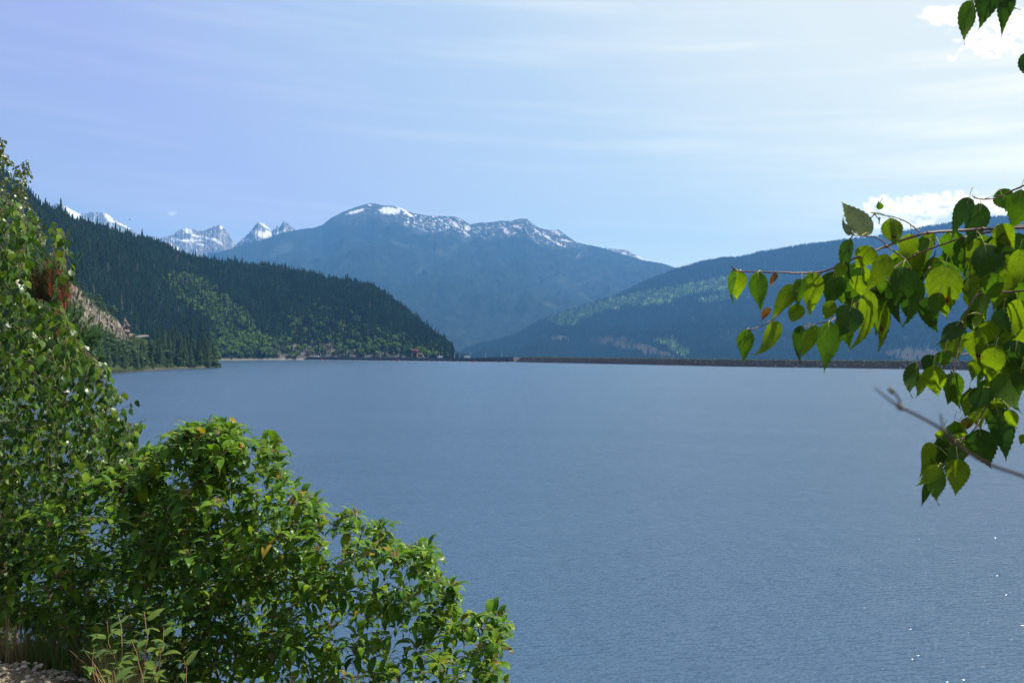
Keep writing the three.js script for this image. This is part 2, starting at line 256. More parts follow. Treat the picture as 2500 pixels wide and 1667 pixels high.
function leafyCrown(rnd, detail = 1) { // a loose broadleaf crown out of many small faces
  const pos = [], v = V(), a = V(), b = V(), n = V();
  const N = detail ? 90 : 30;
  for (let i = 0; i < N; i++) {
    const th = rnd() * 6.283, u = rnd() * 2 - 1, r = Math.pow(rnd(), 0.4); const lob = 0.8 + 0.35 * n3(Math.cos(th) * 1.5, u * 1.5, Math.sin(th) * 1.5);
    v.set(Math.cos(th) * Math.sqrt(1 - u * u) * 0.27 * r * lob * (1 - 0.25 * u), 0.56 + u * 0.44 * r * lob, Math.sin(th) * Math.sqrt(1 - u * u) * 0.27 * r * lob * (1 - 0.25 * u));
    n.set(rnd() - 0.5, rnd() * 0.9, rnd() - 0.5).normalize(); a.set(rnd() - 0.5, rnd() - 0.5, rnd() - 0.5).cross(n).normalize(); b.crossVectors(n, a);
    const s = (detail ? 0.085 : 0.14) * (0.6 + 0.8 * rnd());
    for (const [p, q] of [[1, 0], [-0.5, 0.87], [-0.6, -0.8]]) pos.push(v.x + (a.x * p + b.x * q) * s, v.y + (a.y * p + b.y * q) * s, v.z + (a.z * p + b.z * q) * s);
  }
  const g = new THREE.BufferGeometry(); g.setAttribute('position', new THREE.Float32BufferAttribute(pos, 3)); g.computeVertexNormals(); return g;
}
const M4 = (p, s, w, turn, lean = 0) => new THREE.Matrix4().compose(p, new THREE.Quaternion().setFromEuler(new THREE.Euler(lean, turn, lean * 0.7)), V(s * w, s, s * w));
const needleMat = std(C(1, 1, 1), 0.95), broadMat = new THREE.MeshPhysicalMaterial({ color: C(1, 1, 1), roughness: 1, specularIntensity: 0.1, transmission: 0.3, thickness: 0 });
{
  const rnd = rng(21), cons = [0, 1, 2].map(() => []), brd = [0, 1].map(() => []);
  for (let i = 0; i < 46000; i++) {
    const px = lerp(-200, 1150, rnd()), t = Math.pow(rnd(), 0.9) * 1.04, p = leftHill.point(px, t), [qx, qy] = project(p.x, p.y, p.z);
    if (p.y < 1.2) continue;
    const rock = rockHere(qx, qy); if (rock && rnd() > 0.45) continue;
    const low = 1 - sstep(0.02, 0.2, t), jig = 34 * fbm2(qx / 38, qy / 30, 4), dec = inside(decid, qx + jig, qy + jig) || (qx > 640 && qx < 1130 && qy > poly([[640, 830], [700, 790], [760, 760], [840, 775], [960, 815], [1130, 862]], qx)[1] + 1.4 * jig && rnd() < 0.38);
    const clumpy = fbm2(qx / 14, qy / 9, 3);
    if (dec && rnd() < 0.78 && clumpy > -0.16) { const h = 9 + 7 * rnd(), g = 0.8 + 0.5 * rnd(); brd[i % 2].push([M4(p, h, 0.95 + 0.4 * rnd(), rnd() * 6), C(0.085 * g, 0.145 * g, 0.022 * g)]); continue; }
    const h = (low > 0.5 ? 11 : 17) * (0.62 + 0.7 * rnd() * rnd() + 0.25 * rnd()) * (rnd() < 0.05 ? 1.4 : 1) * (1 + 0.4 * fbm2(p.x / 45, p.z / 45, 3)), g = 0.75 + 0.5 * rnd() + 0.7 * fbm2(p.x / 70, p.z / 70, 3);
    p.y -= 0.6; cons[i % 3].push([M4(p, h, 0.9 + 0.35 * rnd(), rnd() * 6), rnd() < 0.012 ? C(0.07, 0.06, 0.05) : C(0.009 * g, 0.021 * g, 0.0065 * g)]);
  }
  cons.forEach((c, i) => instanced('conifer_forest', coniferCrown(5, 5, 0.15, rng(50 + i)), needleMat, c, scene, ['dark conifer forest covering the wooded hill above the dam, main growth', 'dark conifer forest covering the wooded hill above the dam, mixed growth', 'dark conifer forest covering the wooded hill above the dam, fill growth'][i], 'forest'));
  brd.forEach((c, i) => instanced('broadleaf_woods', leafyCrown(rng(60 + i), 0), broadMat, c, scene, ['light green broadleaf woods on the lower flank of the wooded hill', 'light green broadleaf woods in strips above the rock faces of the wooded hill'][i], 'woods'));
}
{
  const rnd = rng(22), cons = [[], []], brd = [];
  for (let i = 0; i < 120000; i++) {
    const px = lerp(1090, 2620, rnd()), t = Math.pow(rnd(), 0.8) * 1.03, p = rightHill.point(px, t), [qx, qy] = project(p.x, p.y, p.z), z = zoneOf(qx, qy);
    if (z === 2 && rnd() > 0.03) continue;
    if (z === 1) { if (rnd() < 0.5) continue; const h = 11 + 8 * rnd(), g = 0.8 + 0.4 * rnd(); if (rnd() < 0.75) { brd.push([M4(p, h, 1.3, rnd() * 6), C(0.1 * g, 0.17 * g, 0.035 * g)]); continue; } }
    const h = (t > 0.97 ? 29 : 27) * (0.6 + 0.6 * rnd()), g = 0.8 + 0.5 * rnd() + 0.5 * fbm2(p.x / 150, p.z / 150, 3);
    cons[i % 2].push([M4(p, h, 1.0 + 0.4 * rnd(), rnd() * 6), C(0.01 * g, 0.02 * g, 0.01 * g)]);
  }
  cons.forEach((c, i) => instanced('conifer_forest', coniferCrown(3, 4, 0.16, rng(70 + i)), needleMat, c, scene, ['hazy blue conifer forest over the long ridge beyond the embankment, main growth', 'hazy blue conifer forest over the long ridge beyond the embankment, fill growth'][i], 'forest'));
  instanced('broadleaf_woods', leafyCrown(rng(64), 0), broadMat, brd, scene, 'paler green young woods in bands across the long hazy ridge', 'woods');
}
// headland: trees one can tell apart
{
  const rnd = rng(31), barkMat = std(C(0.06, 0.045, 0.035), 0.95);
  const greens = [[0.022, 0.04, 0.017], [0.018, 0.034, 0.018], [0.032, 0.05, 0.018], [0.015, 0.027, 0.015]].map((c) => std(C(...c), 0.95));
  const protos = greens.map((m, i) => {
    const g = new THREE.Group(); const crown = new THREE.Mesh(coniferCrown(13, 7, [0.15, 0.12, 0.17, 0.11][i], rng(90 + i), [0.05, 0.12, 0.04, 0.22][i]), m); crown.name = 'crown';
    const tr = new THREE.CylinderGeometry(0.003, 0.014, 0.96, 6); tr.translate(0, 0.48, 0); const trunk = new THREE.Mesh(tr, barkMat); trunk.name = 'trunk'; trunk.castShadow = crown.castShadow = true; g.add(trunk, crown); return g;
  });
  const bm = [[0.06, 0.095, 0.024], [0.045, 0.075, 0.022]].map((c) => new THREE.MeshPhysicalMaterial({ color: C(...c), roughness: 1, specularIntensity: 0.1, transmission: 0.3, thickness: 0 }));
  const bprotos = bm.map((m, i) => { const g = new THREE.Group(), crown = new THREE.Mesh(leafyCrown(rng(95 + i)), m); crown.name = 'crown'; const tr = new THREE.CylinderGeometry(0.006, 0.015, 0.5, 6); tr.translate(0, 0.25, 0); const trunk = new THREE.Mesh(tr, barkMat); trunk.name = 'trunk'; g.add(trunk, crown); return g; });
  const place = (kind, p, h, w, label, group) => {
    const t = (kind < 4 ? protos[kind] : bprotos[kind - 4]).clone(); t.name = numbered(kind < 4 ? 'conifer' : 'broadleaf_tree'); t.position.copy(p); t.scale.set(h * w, h, h * w); t.rotation.y = rnd() * 6.28; t.userData = { label, category: 'tree', ...(group ? { group } : {}) }; scene.add(t); return t;
  };
  const special = [ // px, t, height, label
    [508, 0.55, 33, 'dark slender conifer standing last before the rocky tip of the headland'], [490, 0.8, 38, 'tallest dark conifer with open boughs near the headland tip'], [467, 0.7, 35, 'tall open conifer just inland of the tallest one on the headland'], [428, 0.8, 31, 'broad dark conifer above the middle of the headland shore'], [385, 0.95, 27, 'pointed conifer standing beside the bend of the pale road'],
  ];
  for (const [px, t, h, label] of special) { const p = headland.point(px, t); p.y -= 0.5; place(px === 508 || px === 490 || px === 467 ? 3 : 1, p, h, 1.05, label); }
  let n = 0;
  for (let i = 0; i < 900 && n < 285; i++) {
    const px = i < 170 ? lerp(215, 350, rnd()) : lerp(225, 527, Math.pow(rnd(), 0.8)), t = i < 170 ? 0.03 + 0.36 * rnd() : rnd() < 0.4 ? 0.03 + 0.3 * rnd() : 0.05 + rnd() * 0.98, p = headland.point(px, t), [qx, qy] = project(p.x, p.y, p.z);
    if (p.y < 1.3) continue;
    if (inside(headCliff[0], qx + 6, qy) && rnd() > 0.2) continue;
    if (qx > 296 && qx < 352 && qy > 808 && t > 0.45 && qy < 850) continue;   // keep the road bend in sight
    const tall = sstep(330, 430, px), dec = rnd() < (px < 330 ? 0.35 : 0.16);
    let h = dec ? 7 + 8 * rnd() : lerp(9, 20, tall) * (0.65 + 0.75 * rnd());
    if (qx > 280 && qx < 365 && t < 0.5) h = Math.min(h, (qy - 842) * 900 / F + 4);
    if (inside(headCliff[0], qx + 6, qy)) h *= 0.5;
    if (h < 2.5) continue;
    p.y -= 0.4; n++;
    place(dec ? 4 + (n % 2) : [0, 1, 2, 0][n % 4], p, h, 1.0 + 0.4 * rnd(), dec ? 'light green broadleaf tree among the dark conifers of the headland' : 'dark green conifer in the dense stand on the rocky headland', dec ? 'broadleaf trees among the headland conifers' : 'conifers of the stand on the headland');
  }
  const ug = []; for (let i = 0; i < 1500; i++) { const px = i % 3 ? lerp(-60, 262, rnd()) : lerp(225, 520, rnd()), t = i % 3 ? rnd() : 0.03 + 0.3 * rnd(), p = headland.point(px, t), [qx, qy] = project(p.x, p.y, p.z); if (p.y < 1.2 || inside(headCliff[0], qx + 6, qy)) continue; p.y -= 0.3; const g = 0.7 + 0.6 * rnd(); ug.push([M4(p, 2 + (i % 3 ? 6 : 2) * rnd(), 1.2, rnd() * 6), C(0.04 * g, 0.07 * g, 0.018 * g)]); }
  instanced('undergrowth', leafyCrown(rng(99), 0), broadMat, ug, scene, 'low green undergrowth between the trees of the headland', 'undergrowth');
  // pinnacle of bare rock beside the road
  const rg = new THREE.ConeGeometry(0.5, 1, 14, 14); const q = rg.attributes.position;
  for (let i = 0; i < q.count; i++) { const x = q.getX(i), y = q.getY(i), z = q.getZ(i), k = 1 + 1.5 * fbm3(x * 3.3, y * 2.6, z * 3.3, 4); q.setXYZ(i, x * k + 0.06 * n3(1, y * 3, 2), y + 0.06 * n3(x * 5, y * 5, z * 5), z * k); }
  rg.computeVertexNormals();
  const pin = mesh('rock_pinnacle', rg, std(C(0.12, 0.098, 0.08), 1, { flatShading: true }), scene); const pp = at(303, 800, 865); pin.position.copy(pp); pin.scale.set(17, 21, 14); tag(pin, 'pointed brown rock pinnacle at the foot of the cliff beside the road', 'rock');
  // the road that shows at the bend
  const a = [], b = [[268, 836, 878], [300, 829, 872], [322, 823, 876], [346, 819, 885], [366, 818, 900]].map(([x, y, d]) => at(x, y, d)), cv = new THREE.CatmullRomCurve3(b), rp = [], ri = [];
  for (let i = 0; i <= 24; i++) { const p = cv.getPoint(i / 24), tg = cv.getTangent(i / 24), s = V(-tg.z, 0, tg.x).normalize().multiplyScalar(5); rp.push(p.x - s.x, p.y + 0.3, p.z - s.z, p.x + s.x, p.y - 1.2, p.z + s.z); if (i) { const k = i * 2; ri.push(k - 2, k - 1, k, k - 1, k + 1, k); } }
  const rgm = new THREE.BufferGeometry(); rgm.setAttribute('position', new THREE.Float32BufferAttribute(rp, 3)); rgm.setIndex(ri); rgm.computeVertexNormals();
  mesh('road', rgm, std(C(0.1, 0.095, 0.09), 0.95), scene, 'structure');
}

// ------------------------------------------------------------------ the dam
const damLine = [[722, 877.6], [980, 880.2], [1254, 883.8], [1500, 888.6], [1800, 894.8], [2200, 900.6], [2520, 906.2], [2800, 911]].map(([x, y]) => onWater(x, y));
const crestH = [[722, 871.2], [980, 873.4], [1150, 874.6], [1215, 872.6], [1254, 871.4]];
{
  // concrete part: a wall with parapet, piers and deck along the first two legs
  const t = thing('concrete_dam', 'long low grey concrete dam wall across the far end of the lake', 'dam');
  const pts = []; for (let i = 0; i <= 40; i++) { const px = lerp(722, 1254, i / 40), f = px < 980 ? (px - 722) / 258 : 1 + (px - 980) / 274, k = Math.min(1, Math.floor(f)), p = damLine[k].clone().lerp(damLine[k + 1], f - k); p.h = EYE + (heightAt(px, poly(crestH, px)[1], Math.hypot(p.x, p.z)) - EYE); pts.push(p); }
  const strip = (y0, y1, out, thick) => { // a wall of that height range along the line
    const pos = [], idx = [];
    pts.forEach((p, i) => {
      const q = pts[Math.min(i + 1, 40)].clone().sub(pts[Math.max(i - 1, 0)]).normalize(), nx = -q.z * -1, nz = -q.x, f = V(-q.z, 0, q.x); // f points away from the lake or towards it
      if (f.z < 0) f.multiplyScalar(-1);
      const A = p.clone().addScaledVector(f, out), B = p.clone().addScaledVector(f, out - thick);
      pos.push(A.x, y0(p), A.z, A.x, y1(p), A.z, B.x, y1(p), B.z, B.x, y0(p), B.z);
      if (i) { const a = i * 4 - 4, b = i * 4; for (let k = 0; k < 4; k++) { const l = (k + 1) % 4; idx.push(a + k, b + k, a + l, b + k, b + l, a + l); } }
    });
    for (const e of [0, 160]) idx.push(e, e + 1, e + 2, e, e + 2, e + 3);
    const g = new THREE.BufferGeometry(); g.setAttribute('position', new THREE.Float32BufferAttribute(pos, 3)); g.setIndex(idx); const o = g.toNonIndexed(); o.computeVertexNormals(); return o;
  };
  const conc = std(C(0.1, 0.1, 0.105), 0.9), pale = std(C(0.15, 0.15, 0.155), 0.9), dark = std(C(0.07, 0.07, 0.075), 0.9);
  mesh('wall', strip(() => -3, (p) => p.h - 1.5, 0, 12), conc, t);
  mesh('deck', strip((p) => p.h - 1.5, (p) => p.h - 0.7, 0.7, 13.4), pale, t);
  mesh('parapet', strip((p) => p.h - 0.7, (p) => p.h + 0.3, 0.5, 0.5), dark, t);
  for (let i = 1; i < 40; i += 1) { const p = pts[i], q = pts[i + 1].clone().sub(pts[i - 1]).normalize(), f = V(-q.z, 0, q.x); if (f.z < 0) f.multiplyScalar(-1); const g = new THREE.BoxGeometry(i > 18 && i < 30 ? 2.2 : 0.8, p.h + 1.4, 1.4), m = mesh('pier', g, i > 18 && i < 30 ? pale : dark, t); m.position.copy(p).addScaledVector(f, 0.55); m.position.y = (p.h - 1.6) / 2 - 0.75; m.rotation.y = Math.atan2(-q.z, q.x); }
  // embankment: a rubble bank
  const e = thing('embankment_dam', 'dark stone rubble embankment with a grassy crest running to the right edge', 'dam');
  const prof = [[-2.5, -5], [3, 0.2], [9, 3.4], [14.5, 6.6], [16.5, 7.25], [24, 7.3], [26, 6.6], [60, -18]], cs = [[1, 1, 1]], pos = [], col = [], idx = [];
  const line = new THREE.CatmullRomCurve3(damLine.slice(2).map((p) => p.clone()), false, 'centripetal'), NS = 240;
  const sec = (u) => { const p = line.getPoint(u), q = line.getTangent(u), f = V(q.z, 0, -q.x); if (f.z > 0) f.multiplyScalar(-1); return { p, f, q }; };
  const onBank = (u, s) => { const { p, f } = sec(u); const y = poly(prof, s)[1]; return p.clone().addScaledVector(f, s + 0.5).setY(y); };
  for (let i = 0; i <= NS; i++) prof.forEach(([s, y], k) => { const { p, f } = sec(i / NS); pos.push(p.x + f.x * s, y + (k < 4 ? 0.4 * fbm2(i * 0.9, k * 3, 2) : 0), p.z + f.z * s); const c = k < 4 ? C(0.016, 0.0155, 0.018) : k === 5 || k === 4 ? C(0.07, 0.08, 0.035) : C(0.08, 0.08, 0.04); col.push(c.r, c.g, c.b); if (i && k) { const w = prof.length, a = (i - 1) * w + k - 1, b = a + w; idx.push(a, a + 1, b, a + 1, b + 1, b); } });
  const g = new THREE.BufferGeometry(); g.setAttribute('position', new THREE.Float32BufferAttribute(pos, 3)); g.setAttribute('color', new THREE.Float32BufferAttribute(col, 3)); g.setIndex(idx); g.computeVertexNormals();
  mesh('bank', g, std(C(1, 1, 1), 1, { vertexColors: true }), e);
  const rg = new THREE.IcosahedronGeometry(1, 0); const q = rg.attributes.position; for (let i = 0; i < q.count; i++) { const x = q.getX(i), y = q.getY(i), z = q.getZ(i), k = 1 + 0.35 * n3(x * 1.7, y * 1.7, z * 1.7); q.setXYZ(i, x * k, y * k * 0.75, z * k); } rg.computeVertexNormals();
  const rnd = rng(41), rocks = [], tufts = [];
  for (let i = 0; i < 15000; i++) { const u = rnd(), s = lerp(-0.5, 15.5, rnd()), p = onBank(u, s), z = 0.35 + 0.75 * rnd() * rnd(), b = 0.012 + 0.022 * rnd() + (rnd() < 0.05 ? 0.16 : 0); rocks.push([new THREE.Matrix4().compose(p, new THREE.Quaternion().setFromEuler(new THREE.Euler(rnd() * 6, rnd() * 6, rnd() * 6)), V(z, z * 0.8, z)), C(b, b * 0.97, b * 1.02)]); }
  instanced('riprap', rg, std(C(1, 1, 1), 0.85, { flatShading: true }), rocks, e);
  const tg = new THREE.BufferGeometry(); { const pp = []; const r = rng(3); for (let k = 0; k < 8; k++) { const a = r() * 6, d = 0.4 * r(), x = Math.cos(a) * d, z = Math.sin(a) * d; pp.push(x - 0.12, 0, z, x + 0.12, 0, z, x * 1.8, 0.6 + r() * 0.6, z * 1.8); } tg.setAttribute('position', new THREE.Float32BufferAttribute(pp, 3)); tg.computeVertexNormals(); }
  for (let i = 0; i < 5000; i++) { const u = rnd(), p = onBank(u, lerp(14.3, 17.5, rnd())), s = 0.4 + 0.6 * rnd(), b = 0.7 + 0.6 * rnd(); tufts.push([M4(p, s, 1.2, rnd() * 6), C(0.11 * b, 0.12 * b, 0.045 * b)]); }
  instanced('grass', tg, broadMat, tufts, e);
  // lamp posts along the crest
  const metal = std(C(0.5, 0.5, 0.5), 0.5, { metalness: 0.3 }), lp = new THREE.Group();
  const pole = new THREE.CylinderGeometry(0.16, 0.24, 8.4, 8); pole.translate(0, 4.2, 0); const arm = new THREE.BoxGeometry(2.2, 0.16, 0.16); arm.translate(1, 8.3, 0); const head = new THREE.BoxGeometry(0.9, 0.2, 0.4); head.translate(2.1, 8.2, 0);
  for (const [n, gg] of [['pole', pole], ['arm', arm], ['lamp_head', head]]) { const m = new THREE.Mesh(gg, metal); m.name = n; lp.add(m); }
  const nth = ['first', 'second', 'third', 'fourth', 'fifth', 'sixth', 'seventh', 'eighth', 'ninth', 'tenth', 'eleventh']; let np = 0; for (const zx of [490, 757, 890, 1020, 1163, 1449, 1556, 1692, 1829, 1960, 2092]) { const px = 650 + zx / 3.618, i = clamp((px - 722) / 532 * 40, 0, 40), p = pts[Math.floor(i)].clone().lerp(pts[Math.min(40, Math.floor(i) + 1)], i % 1), o = lp.clone(); o.name = numbered('lamp_post'); o.position.set(p.x, pts[Math.floor(i)].h - 0.6, p.z - 5); o.userData = { label: `thin pale lamp post on the concrete dam crest, ${nth[np++]} of the row from the left`, category: 'lamp post', group: 'lamp posts along the dam crest' }; scene.add(o); }
  let nq = 0; for (const px of [1480, 1745, 1960, 2060]) { const u = clamp(line.getUtoTmapping ? poly([[1254, 0], [1500, 0.2], [1800, 0.42], [2200, 0.65], [2520, 0.84]], px)[1] : 0, 0, 1), p = onBank(u, 25), m = thing('marker_post', `thin dark post on the rubble embankment crest, ${nth[nq++]} from the left`, 'post', p.setY(7), 'posts along the embankment crest'); const gg = new THREE.CylinderGeometry(0.09, 0.12, 4.4, 6); gg.translate(0, 2.2, 0); mesh('pole', gg, std(C(0.1, 0.1, 0.1)), m); const cg = new THREE.BoxGeometry(0.5, 0.5, 0.2); cg.translate(0, 4.3, 0); mesh('cap', cg, std(C(0.15, 0.15, 0.15)), m); }
  // white cabins on the crest
  const white = std(C(0.78, 0.78, 0.76), 0.7), shade = std(C(0.12, 0.13, 0.15), 0.5);
  [[456, 'small white cabin at the left end of the concrete dam crest', 8.5], [1584, 'small white cabin on legs to the right of the red gantry crane', 7.6], [1806, 'small white cabin at the low right part of the concrete dam', 7.2]].forEach(([zx, label, w], k) => {
    const px = 650 + zx / 3.618, i = (px - 722) / 532 * 40, p = pts[Math.max(0, Math.floor(i))], t2 = thing('cabin', label, 'cabin', V(p.x, p.h - 0.6, p.z - 4));
    const lift = k ? 1.4 : 0.2, bx = new THREE.BoxGeometry(w, 2.2, 3); bx.translate(0, lift + 1.1, 0); mesh('wall', bx, white, t2); const rf = new THREE.BoxGeometry(w + 0.8, 0.3, 3.6); rf.translate(0, lift + 2.36, 0); mesh('roof', rf, std(C(0.7, 0.7, 0.7)), t2);
    for (const s of [-1, 1]) { const wn = new THREE.BoxGeometry(w * 0.28, 0.9, 0.06); wn.translate(s * w * 0.24, lift + 1.2, 1.53); mesh('window', wn, shade, t2); if (k) { const lg = new THREE.BoxGeometry(0.4, 1.4, 0.4); lg.translate(s * w * 0.42, 0.7, 1.1); mesh('leg', lg, white, t2); } }
  });
  // gantry crane
  {
    const i = (650 + 1328 / 3.618 - 722) / 532 * 40, p = pts[Math.floor(i)], k = Math.hypot(p.x, p.z) / F / 3.618, cr = thing('gantry_crane', 'rust red gantry crane with a barrel shaped hoist house on the dam', 'crane', V(p.x, p.h - 0.8, p.z - 6));
    const red = std(C(0.12, 0.022, 0.026), 0.7), rust = std(C(0.3, 0.2, 0.1), 0.8), tan = std(C(0.36, 0.24, 0.18), 0.8);
    const H = 50 * k, hg = new THREE.CapsuleGeometry(14 * k, 36 * k, 4, 10); hg.rotateZ(Math.PI / 2); hg.translate(0, H + 14 * k, 0); mesh('hoist_house', hg, red, cr);
    const bg = new THREE.BoxGeometry(66 * k, 7 * k, 9); bg.translate(0, H, 0); mesh('girder', bg, red, cr);
    for (const [x, z] of [[-24, -3], [-24, 3], [24, -3], [24, 3]]) { const lg = new THREE.BoxGeometry(7 * k, H, 0.9); lg.translate(x * k, H / 2, z); mesh('leg', lg, x < 0 ? rust : tan, cr); }
    for (const x of [-24, 24]) { const lg = new THREE.BoxGeometry(3 * k, 3 * k, 7); lg.translate(x * k, H * 0.45, 0); mesh('brace', lg, rust, cr); }
    const sh = new THREE.Shape([new THREE.Vector2(34 * k, 48 * k), new THREE.Vector2(64 * k, 48 * k), new THREE.Vector2(96 * k, 0), new THREE.Vector2(84 * k, 0), new THREE.Vector2(60 * k, 36 * k), new THREE.Vector2(36 * k, 30 * k)]);
    const sg = new THREE.ExtrudeGeometry(sh, { depth: 1.2, bevelEnabled: false }); mesh('sloping_frame', sg, tan, cr);
    const s2 = new THREE.BoxGeometry(46 * k, 14 * k, 1); s2.translate(50 * k, 7 * k, -0.8); mesh('base_frame', s2, tan, cr);
  }
  // floating boom with red floats
  const redP = std(C(0.42, 0.05, 0.04), 0.6), pale2 = std(C(0.62, 0.56, 0.48), 0.8);
  const floats = [[784, 879.4, 'red float of the boom, far left one near the shore end'], [971, 881.6, 'red float of the boom, largest one in front of the crane'], [1157, 884, 'red float of the boom, right one with a pale log chain behind it']];
  const fl = [];
  for (const [px, py, label] of floats) { const p = onWater(px, py), tt = thing('float', label, 'float', p), w = (px > 960 && px < 980 ? 8 : 6.4) * Math.hypot(p.x, p.z) / F; fl.push(p); const bg = new THREE.CapsuleGeometry(0.9, w - 1.8, 4, 8); bg.rotateZ(Math.PI / 2); bg.translate(0, 0.5, 0); mesh('barrel', bg, redP, tt); const pl = new THREE.BoxGeometry(w * 0.8, 0.35, 0.9); pl.translate(0, 1.45, 0); mesh('deck', pl, redP, tt); }
  const boom = thing('log_boom', 'thin pale log boom chained between the red floats on the lake', 'boom');
  const way = new THREE.CatmullRomCurve3([onWater(722, 878.3), fl[0], onWater(880, 880.9), fl[1], onWater(1060, 883), fl[2], onWater(1254, 884.6)]);
  const lg = new THREE.CylinderGeometry(0.32, 0.32, 9, 6); lg.rotateZ(Math.PI / 2);
  for (let i = 0; i < 46; i++) { const u = (i + 0.5) / 46, m = mesh('log', lg, pale2, boom), q = way.getTangentAt(u); m.position.copy(way.getPointAt(u)).setY(0.12); m.rotation.y = Math.atan2(-q.z, q.x); }
}

// ------------------------------------------------------------------ the lake
{
  const sh = new THREE.Shape(), edge = damLine.map((p) => [p.x, p.z - 6]);
  const ring = [[-900, -1640], ...edge.map(([x, z]) => [x, z]), [1500, -560], [1500, 200], [-1600, 200], [-1600, -1640]];
  ring.forEach(([x, z], i) => sh[i ? 'lineTo' : 'moveTo'](x, -z));
  const g = new THREE.ShapeGeometry(sh); g.rotateX(-Math.PI / 2);
  const p = g.attributes.position, uv = g.attributes.uv; for (let i = 0; i < p.count; i++) uv.setXY(i, p.getX(i), p.getZ(i));
  // wind ripples: many crossing wave trains that close on the tile
  const waves = (seed, n, lo, hi, spread, power) => { const r = rng(seed), w = []; for (let i = 0; i < n; i++) { const k = lo * Math.pow(hi / lo, r()), a = (r() + r() + r() - 1.5) * spread + Math.PI / 2 + 0.12; const kx = Math.round(Math.cos(a) * k), ky = Math.round(Math.sin(a) * k), q = Math.hypot(kx, ky) || 1; w.push([kx * 6.28318, ky * 6.28318, r() * 6.28318, Math.pow(q, power)]); } return w; };
  const fine = waves(7, 60, 14, 120, 1.0, -1.0), N = 1024, sumA = fine.reduce((s, w) => s + w[3] ** 2, 0), nf = 1 / Math.sqrt(sumA * 18);
  const bump = dataTex(N, (x, y) => { let s = 0; for (const [a, b, c, d] of fine) s += d * Math.sin(a * x + b * y + c); const v = 0.5 + s * nf; return v - 0.06 * Math.abs(s * nf) ; });
  bump.repeat.set(1 / 13, 1 / 13);
  const big = waves(9, 40, 5, 50, 0.9, -1.0), nb = 1 / Math.sqrt(big.reduce((s, w) => s + (w[3] * Math.hypot(w[0], w[1])) ** 2, 0) / 2);
  const norm = dataTex(512, (x, y) => { let sx = 0, sy = 0; for (const [a, b, c, d] of big) { const k = d * Math.cos(a * x + b * y + c) * nb; sx += k * a; sy += k * b; } const v = V(-sx * 0.035, -sy * 0.035, 1).normalize(); return [v.x * 0.5 + 0.5, v.y * 0.5 + 0.5, v.z * 0.5 + 0.5]; }, 3);
  norm.repeat.set(1 / 37, 1 / 37);
  const gust = dataTex(512, (x, y) => { const X = Math.cos(x * 6.28318), Y = Math.sin(x * 6.28318), Z = Math.cos(y * 6.28318), W = Math.sin(y * 6.28318); return 0.95 + 0.16 * fbm3(X * 1.2 + Z * 2.1, Y * 1.2 + W * 2.1, Z * 1.7 - Y, 4); });
  gust.repeat.set(1 / 900, 1 / 420);
  const water = new THREE.MeshPhysicalMaterial({ color: C(0.03, 0.062, 0.112), roughness: 0.22, roughnessMap: gust, ior: 1.33, bumpMap: bump, bumpScale: 0.088, normalMap: norm });
  mesh('water', g, water, scene, 'structure');
}

